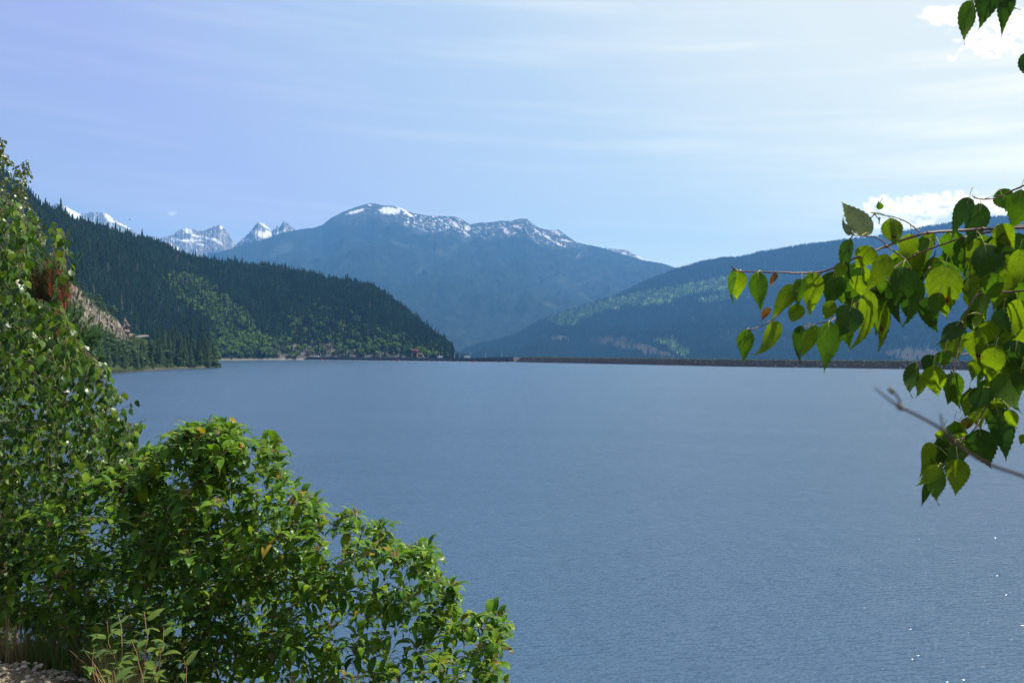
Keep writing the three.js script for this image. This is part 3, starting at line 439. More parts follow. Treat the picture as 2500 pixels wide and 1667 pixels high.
// ------------------------------------------------------------------ the near bank
const edgeOf = (x) => lerp(5.0, 1.7, sstep(-2.55, -0.6, x));
function groundY(x, z) {
  const d = -z, e = edgeOf(x), s = d - e;
  let y = 16.4 - (s > -0.6 ? 0.82 * (Math.sqrt((s + 0.2) * (s + 0.2) + 0.25) + s + 0.2) / 2 : 0);
  y += 0.06 * fbm2(x * 0.9, z * 0.9, 4) + 0.02 * fbm2(x * 6, z * 6, 3);
  return Math.max(y, -6);
}
{
  const xs = [], zs = []; for (let i = -60; i <= 60; i++) xs.push(Math.sign(i) * (Math.abs(i) * 0.09 + Math.pow(Math.abs(i) / 60, 4) * 420)); for (let j = -30; j <= 110; j++) zs.push(j < 0 ? -j * 0.15 + Math.pow(-j / 30, 4) * 120 : -(j * 0.09 + Math.pow(j / 110, 3) * 26));
  zs.sort((a, b) => a - b);
  const pos = [], col = [], uv = [], idx = [], c = new THREE.Color();
  zs.forEach((z, j) => xs.forEach((x, i) => {
    const y = groundY(x, z); pos.push(x, y, z); uv.push(x, z);
    const grav = sstep(0.25, -0.25, -z - edgeOf(x) + 0.35 + 0.5 * fbm2(x * 2, z * 2, 3)); c.setRGB(0.07, 0.06, 0.035).lerp(C(0.17, 0.14, 0.1), grav).multiplyScalar(1 + 0.5 * fbm2(x * 9, z * 9, 3)); col.push(c.r, c.g, c.b);
    if (i && j) { const w = xs.length, a = (j - 1) * w + i - 1, b = a + w; idx.push(a, b, a + 1, a + 1, b, b + 1); }
  }));
  const g = new THREE.BufferGeometry(); g.setAttribute('position', new THREE.Float32BufferAttribute(pos, 3)); g.setAttribute('color', new THREE.Float32BufferAttribute(col, 3)); g.setAttribute('uv', new THREE.Float32BufferAttribute(uv, 2)); g.setIndex(idx); g.computeVertexNormals();
  const grain = dataTex(256, (x, y) => { const X = x * 6.28318, Y = y * 6.28318; return 0.5 + 0.5 * fbm3(Math.cos(X) * 6 + 3, Math.sin(X) * 6 + Math.cos(Y) * 6, Math.sin(Y) * 6, 4); }); grain.repeat.set(1.2, 1.2);
  mesh('bank', g, std(C(1, 1, 1), 1, { vertexColors: true, bumpMap: grain, bumpScale: 0.03 }), scene, 'structure');
  const rnd = rng(43), peb = []; const rg = new THREE.IcosahedronGeometry(1, 1), q = rg.attributes.position; for (let i = 0; i < q.count; i++) { const x = q.getX(i), y = q.getY(i), z = q.getZ(i), k = 1 + 0.3 * n3(x * 1.4, y * 1.4, z * 1.4); q.setXYZ(i, x * k, y * k * 0.6, z * k); } rg.computeVertexNormals();
  for (let i = 0; i < 9000; i++) { const x = lerp(-4.2, -1.6, rnd()), z = -lerp(3.2, 5.0, rnd()); if (-z > edgeOf(x) - 0.1 + 0.3 * rnd()) continue; const s = 0.004 + 0.011 * Math.pow(rnd(), 3), b = 0.09 + 0.2 * rnd(); peb.push([new THREE.Matrix4().compose(V(x, groundY(x, z) + s * 0.2, z), new THREE.Quaternion().setFromEuler(new THREE.Euler(rnd() * 0.6, rnd() * 6, rnd() * 0.6)), V(s, s, s)), C(b, b * 0.86, b * 0.7)]); }
  instanced('gravel', rg, std(C(1, 1, 1), 0.95, { flatShading: true }), peb, scene, 'pale loose gravel on the road edge at the lower left corner', 'gravel');
}

// ------------------------------------------------------------------ leaves
function leafGeo({ w = 0.5, n = 8, fold = 0.25, droop = 0.7, serr = 0, belly = 0.4, twist = 0, wave = 0, tip = 1 }) {
  const pos = [], uv = [], idx = [];
  const prof = (s) => { // half width along the leaf
    const a = s < belly ? Math.sin(Math.PI / 2 * Math.pow(s / belly, 0.62)) : Math.pow(Math.cos(Math.PI / 2 * Math.pow((s - belly) / (1 - belly), tip > 1.5 ? 0.92 : 1.15)), 0.5 + 0.62 * tip);
    return a * w / 2;
  };
  let y = 0, z = 0;
  for (let i = 0; i <= n; i++) {
    const s = i / n, ang = droop * s * s * 1.2; if (i) { y += Math.cos(ang) / n; z -= Math.sin(ang) / n; }
    let h = Math.max(prof(s), i === 0 ? 0.02 : 0.004); const tooth = serr && i > 0 && i < n ? (i % 2 ? serr : -serr * 0.7) * w : 0; h += tooth * Math.min(1, h / (w * 0.2));
    const tw = twist * s, zz = fold * h + wave * Math.sin(s * 7) * w * 0.1;
    for (const k of [-1, -0.5, 0, 0.5, 1]) { const hx = h * k, hz = (k ? fold * Math.abs(hx) + wave * Math.sin(s * 7 + k * 2) * w * 0.12 * Math.abs(k) : 0) - 0.55 * fold * hx * hx / (w / 2 + 1e-6) ; pos.push(hx * Math.cos(tw) - hz * Math.sin(tw) * 0.6, y + tooth * 0.5 * Math.abs(k) - 0.02 * Math.abs(k), z + hz + hx * Math.sin(tw)); uv.push(0.5 + k * 0.5 * h / (w / 2), s); }
    if (i) for (let k = 0; k < 4; k++) { const a = (i - 1) * 5 + k, b = a + 5; idx.push(a, a + 1, b, a + 1, b + 1, b); }
  }
  const g = new THREE.BufferGeometry(); g.setAttribute('position', new THREE.Float32BufferAttribute(pos, 3)); g.setAttribute('uv', new THREE.Float32BufferAttribute(uv, 2)); g.setIndex(idx); g.computeVertexNormals(); return g;
}
function veinTex(seed, pairs, spots, tint = '#ffffff', vein = 'rgba(255,255,190,0.55)') {
  return canvasTex(256, 256, (c, W, H) => {
    const r = rng(seed); c.fillStyle = '#d6d6d6'; c.fillRect(0, 0, W, H);
    for (let i = 0; i < 500; i++) { c.fillStyle = r() < 0.5 ? 'rgba(255,255,255,0.05)' : 'rgba(90,90,60,0.06)'; c.beginPath(); c.arc(r() * W, r() * H, 3 + r() * 14, 0, 7); c.fill(); }
    c.strokeStyle = vein; c.lineWidth = 5; c.beginPath(); c.moveTo(W / 2, 0); c.lineTo(W / 2, H); c.stroke(); c.lineWidth = 2.4;
    for (let i = 0; i < pairs; i++) { const y = H * (0.97 - 0.85 * i / pairs); for (const s of [-1, 1]) { c.beginPath(); c.moveTo(W / 2, y); c.quadraticCurveTo(W / 2 + s * 60, y - 26, W / 2 + s * 122, y - 74); c.stroke(); } }
    for (let i = 0; i < spots; i++) { const x = W * (0.25 + 0.5 * r()), y = H * (0.15 + 0.7 * r()), q = 8 + 16 * r(); for (const [col, k] of [['rgba(235,190,60,0.5)', 1.9], ['rgba(190,80,25,0.85)', 1.1], ['rgba(90,35,20,0.9)', 0.55]]) { c.fillStyle = col; for (let j = 0; j < 7; j++) { c.beginPath(); c.arc(x + (r() - 0.5) * q * k, y + (r() - 0.5) * q * k, q * k * (0.3 + 0.4 * r()), 0, 7); c.fill(); } } }
  });
}
const veins = veinTex(1, 7, 0), veinsSpot = veinTex(2, 7, 2), veinsFew = veinTex(3, 5, 0), veinsWorn = veinTex(4, 7, 5);
const leafMat = (c, through, gloss, map = veins) => new THREE.MeshPhysicalMaterial({ color: C(...c), roughness: 1, transmission: through, thickness: 0, clearcoat: gloss, clearcoatRoughness: 0.33, specularIntensity: 0.12, map, side: THREE.DoubleSide });

function tube(pts, r0, r1, sides = 5) { // tapered tube through points
  const pos = [], nor = [], idx = [], T = V(), A = V(), B = V();
  pts.forEach((p, i) => {
    T.copy(pts[Math.min(i + 1, pts.length - 1)]).sub(pts[Math.max(0, i - 1)]).normalize(); A.set(0.31, 0.2, 0.93).cross(T).normalize(); B.crossVectors(T, A);
    const r = lerp(r0, r1, i / (pts.length - 1));
    for (let k = 0; k < sides; k++) { const a = k / sides * 6.28318, x = Math.cos(a), y = Math.sin(a), n = V(A.x * x + B.x * y, A.y * x + B.y * y, A.z * x + B.z * y); nor.push(n.x, n.y, n.z); pos.push(p.x + n.x * r, p.y + n.y * r, p.z + n.z * r); }
    if (i) for (let k = 0; k < sides; k++) { const a = (i - 1) * sides + k, b = (i - 1) * sides + (k + 1) % sides; idx.push(a, b, a + sides, b, b + sides, a + sides); }
  });
  const g = new THREE.BufferGeometry(); g.setAttribute('position', new THREE.Float32BufferAttribute(pos, 3)); g.setAttribute('normal', new THREE.Float32BufferAttribute(nor, 3)); g.setIndex(idx); return g;
}
const X = V(), Y = V(), Z = V();
function leafMatrix(base, dir, normal, len, wid = 1) { // leaf from base along dir, upper side towards normal
  Y.copy(dir).normalize(); X.crossVectors(Y, normal).normalize(); Z.crossVectors(X, Y);
  return new THREE.Matrix4().makeBasis(X.clone().multiplyScalar(len * wid), Y.clone().multiplyScalar(len), Z.clone().multiplyScalar(len)).setPosition(base);
}

// A bushy plant: branches grow from the foot towards twig ends spread through its volume; leaves stand along the last part of every twig.
function bush(o) {
  const rnd = rng(o.seed), g = thing(o.name, o.label, o.category, o.foot), foot = o.foot, limbs = [], nodes = [];
  const ends = o.ends(rnd).sort((a, b) => a.distanceTo(foot) - b.distanceTo(foot));
  const K = o.limbs ?? 6;
  for (let k = 0; k < K; k++) { limbs.push([]); nodes.push({ p: foot.clone().add(V((rnd() - 0.5) * o.spread, 0, (rnd() - 0.5) * o.spread)), d: V((rnd() - 0.5) * 0.6, 1, (rnd() - 0.5) * 0.6).normalize(), limb: k, len: 0, r: o.thick * (0.7 + 0.5 * rnd()) }); }
  const leaves = [], berries = [];
  ends.forEach((e, n) => {
    let best = null, bd = 1e9;
    if (n < K) best = nodes[n]; else for (const q of nodes) { const up = e.y - q.p.y, d = q.p.distanceTo(e) * (1 + (up < 0 ? 0.8 : 0)) + 0.22 * q.len; if (d < bd) { bd = d; best = q; } }
    const L = best.p.distanceTo(e), c1 = best.p.clone().addScaledVector(best.d, L * 0.4), c2 = e.clone().add(V((rnd() - 0.5) * 0.2 * L, -0.22 * L * (o.rise ?? 1), (rnd() - 0.5) * 0.2 * L));
    const cv = new THREE.CubicBezierCurve3(best.p, c1, c2, e), seg = Math.max(4, Math.min(14, Math.round(L / 0.06))), pts = cv.getPoints(seg);
    for (let i = 1; i < seg; i++) pts[i].add(V(rnd() - 0.5, rnd() - 0.5, rnd() - 0.5).multiplyScalar(0.012 * Math.min(1, L * 2)));
    const r0 = n < K ? best.r : Math.min(best.r * 0.8, 0.0018 + 0.006 * L * (o.thick / 0.012)); 
    limbs[best.limb].push(tube(pts, r0, 0.0013, r0 > 0.006 ? 6 : 4));
    for (let i = 1; i <= seg; i++) { const t = pts[i].clone().sub(pts[i - 1]).normalize(); nodes.push({ p: pts[i], d: t, limb: best.limb, len: best.len + L * i / seg, r: lerp(r0, 0.0013, i / seg) }); }
    o.dress(cv, L, rnd, leaves, berries);
  });
  limbs.forEach((l) => { if (l.length) { const m = mesh('branch', mergeGeometries(l), o.bark, g); m.position.copy(foot).negate(); } });
  // the leaves that show largest are single leaves, the others one mass
  const cam = V(0, EYE, 0), v = V();
  for (const l of leaves) { v.setFromMatrixPosition(l.m); const d = v.distanceTo(cam), [px, py] = project(v.x, v.y, v.z), e = l.m.elements, nz = V(e[8], e[9], e[10]).normalize(), fc = Math.abs(nz.dot(v.sub(cam).normalize())); l.score = px < -20 || px > 2520 || py < -20 || py > 1690 ? -1 : (0.5 + fc) * l.size / (d * d); }
  leaves.sort((a, b) => b.score - a.score);
  const single = Math.min(o.single ?? 290, leaves.length);
  const inv = new THREE.Matrix4().makeTranslation(-foot.x, -foot.y, -foot.z);
  for (let i = 0; i < single; i++) { const l = leaves[i], m = mesh('leaf', o.shapes[l.shape % o.shapes.length], o.mats[l.mat], g); inv.clone().multiply(l.m).decompose(m.position, m.quaternion, m.scale); }
  const rest = leaves.slice(single);
  o.shapes.forEach((s, k) => o.mats.forEach((mt, j) => { const it = rest.filter((l) => l.shape % o.shapes.length === k && l.mat === j).map((l) => [inv.clone().multiply(l.m), l.tint]); if (it.length) instanced('leaves', s, mt, it, g); }));
  if (berries.length) { const lists = berries.slice(0, 250); for (const p of lists) { const m = mesh('flower_head', o.berryGeo, o.berryMat, g); m.position.copy(p).sub(foot); m.rotation.set(rnd() - 0.5, rnd() * 6, rnd() - 0.5); m.scale.setScalar(0.75 + 0.5 * rnd()); } }
  return g;
}
const P = (l) => l.map(([x, y]) => [x * S, y * S]);
function fill(rnd, shape, count, d0, d1, rim = 0.35, gap = -2) { // twig ends spread through the body that this outline bounds
  const out = [], xs = shape.map((p) => p[0]), ys = shape.map((p) => p[1]), x0 = Math.min(...xs), x1 = Math.max(...xs), y0 = Math.min(...ys), y1 = Math.max(...ys);
  while (out.length < count * (1 - rim)) { const x = lerp(x0, x1, rnd()), y = lerp(y0, y1, rnd()); if (inside(shape, x, y)) { const p = at(x, y, lerp(d0, d1, rnd())); if (n3(p.x * 3.1, p.y * 4.2, p.z * 2.4) > gap) out.push(p); } }
  let per = []; for (let i = 0; i < shape.length; i++) { const a = shape[i], b = shape[(i + 1) % shape.length]; per.push(Math.hypot(b[0] - a[0], b[1] - a[1])); } const tot = per.reduce((s, x) => s + x, 0);
  let guard = 0; while (out.length < count && guard++ < 40000) { let u = rnd() * tot, i = 0; while (u > per[i]) u -= per[i++]; const a = shape[i], b = shape[(i + 1) % shape.length], t = u / per[i], x = lerp(a[0], b[0], t) + (rnd() - 0.5) * 34, y = lerp(a[1], b[1], t) + (rnd() - 0.5) * 34; if (inside(shape, x, y) && x > -60 && y < 1700) out.push(at(x, y, lerp(d0, d1, 0.15 + 0.7 * rnd()))); }
  return out;
}
const UP = V(0, 1, 0), toSun = sunDir.clone();

// red-osier dogwood: opposite leaves that arch down, brown spent flower heads
const dogShapes = [leafGeo({ w: 0.37, n: 7, fold: 0.5, droop: 1.15, belly: 0.4, wave: 0.25 }), leafGeo({ w: 0.42, n: 7, fold: 0.4, droop: 0.9, belly: 0.42, wave: 0.4 }), leafGeo({ w: 0.34, n: 7, fold: 0.7, droop: 1.45, belly: 0.38 })];
const dogMats = [leafMat([0.15, 0.3, 0.014], 0.52, 0.4), leafMat([0.075, 0.2, 0.015], 0.44, 0.5), leafMat([0.24, 0.38, 0.015], 0.56, 0.35), leafMat([0.36, 0.28, 0.022], 0.55, 0.4), leafMat([0.32, 0.09, 0.02], 0.5, 0.3, veinsSpot)];
const dogBark = std(C(0.1, 0.04, 0.03), 0.7);
const berryGeo = (() => { const l = [], r = rng(8); for (let i = 0; i < 15; i++) { const a = r() * 6.28, d = 0.026 * Math.sqrt(r()), b = new THREE.IcosahedronGeometry(0.0028, 0); b.translate(Math.cos(a) * d, 0.018 + 0.008 * r(), Math.sin(a) * d); l.push(b); const s = tube([V(0, -0.012, 0), V(Math.cos(a) * d * 0.5, 0.008, Math.sin(a) * d * 0.5), V(Math.cos(a) * d, 0.018, Math.sin(a) * d)], 0.0008, 0.0006, 3); l.push(s.toNonIndexed()); } l.forEach((g) => { for (const k of Object.keys(g.attributes)) if (k !== 'position') g.deleteAttribute(k); }); const m = mergeGeometries(l); m.computeVertexNormals(); return m; })();
const berryMat = std(C(0.2, 0.11, 0.06), 0.8);
const dogDress = (size, odd = 0.012) => (cv, L, rnd, leaves, berries) => {
  const reach = Math.min(0.3, L * 0.9), nodesN = Math.max(2, Math.round(reach / 0.065)), tone = rnd();
  for (let k = 0; k < nodesN; k++) {
    const u = 1 - (k * 0.065 + 0.004) / L; if (u < 0.05) break; const p = cv.getPointAt(u), t = cv.getTangentAt(u), side = V(1, 0, 0.3).cross(t).normalize(), s2 = V().crossVectors(t, side), start = rnd() * 3;
    for (let m = 0; m < (k === 0 ? 6 : k === 1 ? 4 : 2); m++) {
      if (rnd() < 0.1) continue;
      const turn = start + (k === 0 ? m * 1.05 : m * (k === 1 ? 1.57 : 3.14)), out = side.clone().multiplyScalar(Math.cos(turn)).addScaledVector(s2, Math.sin(turn)).addScaledVector(t, k ? 0.3 : 0.5).add(V(0, 0.1 - 0.25 * rnd(), 0)).add(V((rnd() - 0.5) * 0.3, 0, (rnd() - 0.5) * 0.3)).normalize();
      const nrm = V(0, 1, 0).addScaledVector(V(rnd() - 0.5, rnd() - 0.5, rnd() - 0.5), 0.45), len = size * (k ? 1 : m < 2 ? 0.6 : 0.9) * (0.65 + 0.5 * rnd());
      const q = rnd(), mat = q < odd * 0.25 ? 4 : q < odd ? 3 : q < 0.3 + 0.3 * tone ? 0 : q < 0.8 + 0.1 * tone ? 1 : 2, b = 0.8 + 0.4 * rnd();
      leaves.push({ m: leafMatrix(p.clone().addScaledVector(out, 0.012), out, nrm, len, 0.9 + 0.25 * rnd()), shape: Math.floor(rnd() * 3), mat, tint: C(b, b, b), size: len });
    }
  }
  if (rnd() < 0.3 && berries) berries.push(cv.getPointAt(1).add(V(0, 0.006, 0)));
};
const footAt = (x, z) => V(x, groundY(x, z) - 0.03, z);
bush({
  name: 'dogwood_shrub', label: 'tall dogwood shrub with drooping leaves and brown flower heads, in front of the lake', category: 'shrub', seed: 101, foot: footAt(-2.0, -5.2), limbs: 9, spread: 0.7, thick: 0.014, bark: dogBark, shapes: dogShapes, mats: dogMats, berryGeo, berryMat,
  ends: (r) => [...fill(r, P([[330, 1045], [395, 1012], [430, 980], [500, 970], [548, 978], [575, 1010], [600, 1015], [648, 1016], [652, 1060], [640, 1085], [690, 1130], [735, 1150], [738, 1220], [700, 1210], [720, 1280], [750, 1300], [745, 1345], [690, 1360], [640, 1330], [600, 1370], [560, 1330], [480, 1400], [420, 1330], [330, 1300], [290, 1150]]), 470, 4.4, 5.8, 0.14, -0.1), ...fill(r, P([[430, 980], [500, 970], [548, 978], [560, 1050], [450, 1100], [400, 1040]]), 50, 4.5, 5.2), ...P([[345, 1022], [398, 990], [440, 972], [500, 962], [545, 972], [578, 1012], [610, 1010], [642, 1010], [650, 1050], [682, 1100], [705, 1128], [724, 1138], [737, 1152], [730, 1205], [742, 1238], [748, 1300]]).flatMap(([x, y]) => [at(x - 8, y + 12, 4.7), at(x - 14, y + 34, 4.6)])],
  dress: dogDress(0.108),
});
bush({
  name: 'dogwood_shrub', label: 'low spreading dogwood shrub with arching red twigs reaching furthest over the water', category: 'shrub', seed: 102, foot: footAt(-1.1, -4.7), limbs: 8, spread: 0.6, thick: 0.012, bark: dogBark, shapes: dogShapes, mats: [dogMats[0], dogMats[1], dogMats[2], dogMats[3], dogMats[4]], berryGeo, berryMat,
  ends: (r) => [...fill(r, P([[782, 1182], [815, 1178], [838, 1192], [880, 1208], [890, 1240], [935, 1256], [985, 1256], [1000, 1280], [995, 1318], [1050, 1345], [1045, 1380], [1030, 1395], [1050, 1430], [1090, 1412], [1120, 1402], [1165, 1428], [1150, 1460], [1155, 1490], [1135, 1530], [1175, 1562], [1180, 1640], [900, 1660], [560, 1660], [640, 1440], [700, 1370], [760, 1345], [790, 1280], [795, 1235]]), 330, 4.2, 5.2, 0.16, -0.02), ...P([[786, 1178], [815, 1174], [845, 1192], [886, 1208], [905, 1238], [950, 1252], [988, 1258], [1003, 1296], [1048, 1342], [1034, 1362], [1052, 1426], [1098, 1408], [1130, 1400], [1162, 1422], [1152, 1450], [1146, 1482], [1110, 1530], [1170, 1560]]).flatMap(([x, y]) => [at(x - 8, y + 12, 4.5), at(x - 16, y + 36, 4.45)])],
  dress: dogDress(0.104, 0.022), rise: 0.7,
});
bush({
  name: 'dogwood_shrub', label: 'shaded dogwood thicket in the lower left, beneath the cottonwood', category: 'shrub', seed: 103, foot: footAt(-2.5, -5.0), limbs: 10, spread: 1.1, thick: 0.012, bark: dogBark, shapes: dogShapes, mats: dogMats, berryGeo, berryMat,
  ends: (r) => [...fill(r, P([[120, 1150], [200, 1110], [300, 1060], [380, 1100], [470, 1180], [560, 1250], [640, 1340], [640, 1500], [560, 1600], [420, 1640], [300, 1600], [150, 1500], [60, 1420], [-60, 1400], [-60, 1250], [60, 1180]]), 560, 4.75, 6.2, 0.1, -0.2)],
  dress: dogDress(0.112, 0.012),
});
bush({
  name: 'alder_shrub', label: 'dark alder shrub further down the bank, showing in the gaps between the dogwoods and cottonwood', category: 'shrub', seed: 104, foot: footAt(-4.6, -7.6), limbs: 10, spread: 1.6, thick: 0.016, bark: dogBark, shapes: [leafGeo({ w: 0.7, n: 6, fold: 0.3, droop: 0.6, belly: 0.42 })], mats: [leafMat([0.072, 0.173, 0.014], 0.4, 0.4), leafMat([0.043, 0.115, 0.013], 0.38, 0.4)], single: 120,
  ends: (r) => fill(r, P([[-60, 880], [120, 900], [230, 960], [290, 1020], [360, 1060], [420, 1130], [450, 1250], [480, 1400], [470, 1560], [-60, 1560]]), 1500, 6.4, 8.6, 0.1),
  dress: (cv, L, rnd, leaves) => { for (let k = 0; k < 9; k++) { const u = 1 - k * 0.04 / L; if (u < 0.05) break; const a = rnd() * 6.28, out = V(Math.cos(a), 0.1 - 0.6 * rnd(), Math.sin(a)).normalize(), len = 0.075 * (0.6 + 0.6 * rnd()); leaves.push({ m: leafMatrix(cv.getPointAt(u).addScaledVector(out, 0.01), out, V(rnd() - 0.5, 1, rnd() - 0.5), len), shape: 0, mat: rnd() < 0.5 ? 0 : 1, tint: C(1, 1, 1), size: len }); } },
});
// cottonwood: round glossy leaves on long stalks
const cotShapes = [leafGeo({ w: 0.66, n: 7, fold: 0.2, droop: 0.35, belly: 0.34, tip: 1.2 }), leafGeo({ w: 0.58, n: 7, fold: 0.3, droop: 0.55, belly: 0.34 }), leafGeo({ w: 0.7, n: 7, fold: -0.2, droop: 0.2, belly: 0.36, wave: 0.3 })];
const cotMats = [leafMat([0.062, 0.15, 0.011], 0.44, 0.42, veinsFew), leafMat([0.03, 0.09, 0.011], 0.36, 0.5, veinsFew), leafMat([0.15, 0.26, 0.012], 0.52, 0.35, veinsFew)];
const cotBark = std(C(0.13, 0.1, 0.075), 0.85);
const cotDress = (size) => (cv, L, rnd, leaves) => {
  const reach = Math.min(0.55, L * 0.95), N = Math.round(reach / 0.034);
  for (let k = 0; k < N; k++) {
    const u = 1 - (k * 0.034 + 0.003) / L; if (u < 0.03) break; const p = cv.getPointAt(u), a = rnd() * 6.28, out = V(Math.cos(a), -0.15 - 0.6 * rnd(), Math.sin(a)).addScaledVector(cv.getTangentAt(u), 0.4).normalize();
    const nrm = V(rnd() - 0.5, 0.6 * rnd(), rnd() - 0.5).addScaledVector(toSun, 0.35).add(V(0, 0, 0.1)).normalize(), hang = out.clone().multiplyScalar(0.5).add(V((rnd() - 0.5) * 0.7, -0.75, (rnd() - 0.5) * 0.7)).normalize(), len = size * (0.6 + 0.6 * rnd()), q = rnd(), b = 0.75 + 0.5 * rnd();
    leaves.push({ m: leafMatrix(p.clone().addScaledVector(out, size * 0.55), hang, nrm, len, 0.9 + 0.2 * rnd()), shape: Math.floor(rnd() * 3), mat: q < 0.42 ? 0 : q < 0.78 ? 1 : 2, tint: C(b, b, b), size: len });
  }
};
bush({
  name: 'cottonwood_tree', label: 'cottonwood sapling with glossy round leaves filling the left edge', category: 'tree', seed: 111, foot: footAt(-3.7, -5.9), limbs: 7, spread: 0.5, thick: 0.022, bark: cotBark, shapes: cotShapes, mats: cotMats,
  ends: (r) => [...fill(r, P([[-60, 430], [10, 450], [45, 470], [70, 520], [62, 580], [50, 620], [55, 680], [110, 690], [150, 720], [170, 760], [185, 800], [215, 815], [240, 840], [245, 880], [270, 910], [240, 930], [290, 960], [320, 985], [290, 1010], [320, 1040], [300, 1090], [220, 1130], [150, 1180], [90, 1260], [30, 1340], [-60, 1400]]), 2500, 4.9, 6.4, 0.3), ...fill(r, P([[110, 505], [150, 500], [162, 540], [155, 590], [165, 640], [140, 640], [125, 590], [105, 560]]), 30, 4.9, 5.3), ...fill(r, P([[250, 880], [300, 905], [300, 935], [265, 945]]), 4, 5, 5.2), at(335 * S, 962 * S, 5.1), at(300 * S, 925 * S, 5.0)],
  dress: cotDress(0.058),
});
bush({
  name: 'cottonwood_tree', label: 'darker cottonwood behind, its thin crown rising highest at the upper left', category: 'tree', seed: 112, foot: footAt(-7.2, -12.2), limbs: 4, spread: 0.3, thick: 0.05, bark: cotBark, shapes: cotShapes, mats: [leafMat([0.094, 0.144, 0.025], 0.4, 0.7, veinsFew), leafMat([0.065, 0.108, 0.025], 0.35, 0.7, veinsFew), leafMat([0.144, 0.187, 0.029], 0.45, 0.6, veinsFew)], single: 160,
  ends: (r) => [...fill(r, P([[-60, 290], [5, 312], [12, 345], [30, 378], [45, 385], [60, 365], [72, 372], [66, 410], [52, 440], [70, 470], [95, 520], [110, 580], [90, 640], [60, 700], [-60, 720]]), 560, 11.2, 12.8, 0.4)],
  dress: cotDress(0.06),
});
// poplar sapling: upright shoots with long pale leaves, at the bottom of the frame
bush({
  name: 'poplar_sapling', label: 'young poplar shoots with bright yellow-green leaves at the bottom edge', category: 'sapling', seed: 121, foot: footAt(-1.6, -3.6), limbs: 14, spread: 0.42, thick: 0.0042, bark: std(C(0.22, 0.12, 0.06), 0.7), single: 200,
  shapes: [leafGeo({ w: 0.42, n: 7, fold: 0.35, droop: 0.5, belly: 0.36 }), leafGeo({ w: 0.36, n: 7, fold: 0.2, droop: 0.9, belly: 0.34, wave: 0.3 })], mats: [leafMat([0.15, 0.24, 0.03], 0.5, 0.4, veinsFew), leafMat([0.09, 0.18, 0.028], 0.45, 0.5, veinsFew)],
  ends: (r) => [[245, 1425, 3.5], [270, 1410, 3.6], [330, 1405, 3.55], [300, 1470, 3.4], [375, 1440, 3.6], [215, 1490, 3.45], [355, 1530, 3.4], [260, 1540, 3.3], [420, 1510, 3.6], [310, 1590, 3.35], [200, 1580, 3.4], [390, 1600, 3.5]].map(([x, y, d]) => at(x * S, y * S, d)),
  dress: (cv, L, rnd, leaves) => { const N = 11; for (let k = 0; k < N; k++) { const u = 1 - k * 0.024 / L; if (u < 0.3) break; const a = k * 2.4 + rnd(), p = cv.getPointAt(u), out = V(Math.cos(a), 0.55 - 0.09 * k + 0.4 * rnd(), Math.sin(a)).normalize(), len = 0.088 * (0.6 + 0.5 * rnd()) * (k < 2 ? 0.6 : 1); leaves.push({ m: leafMatrix(p.clone().addScaledVector(out, 0.015), out, V(0, 1, 0).addScaledVector(V(rnd() - 0.5, 0, rnd() - 0.5), 0.7), len), shape: k % 2, mat: rnd() < 0.6 ? 0 : 1, tint: C(1, 1, 1), size: len }); } },
});

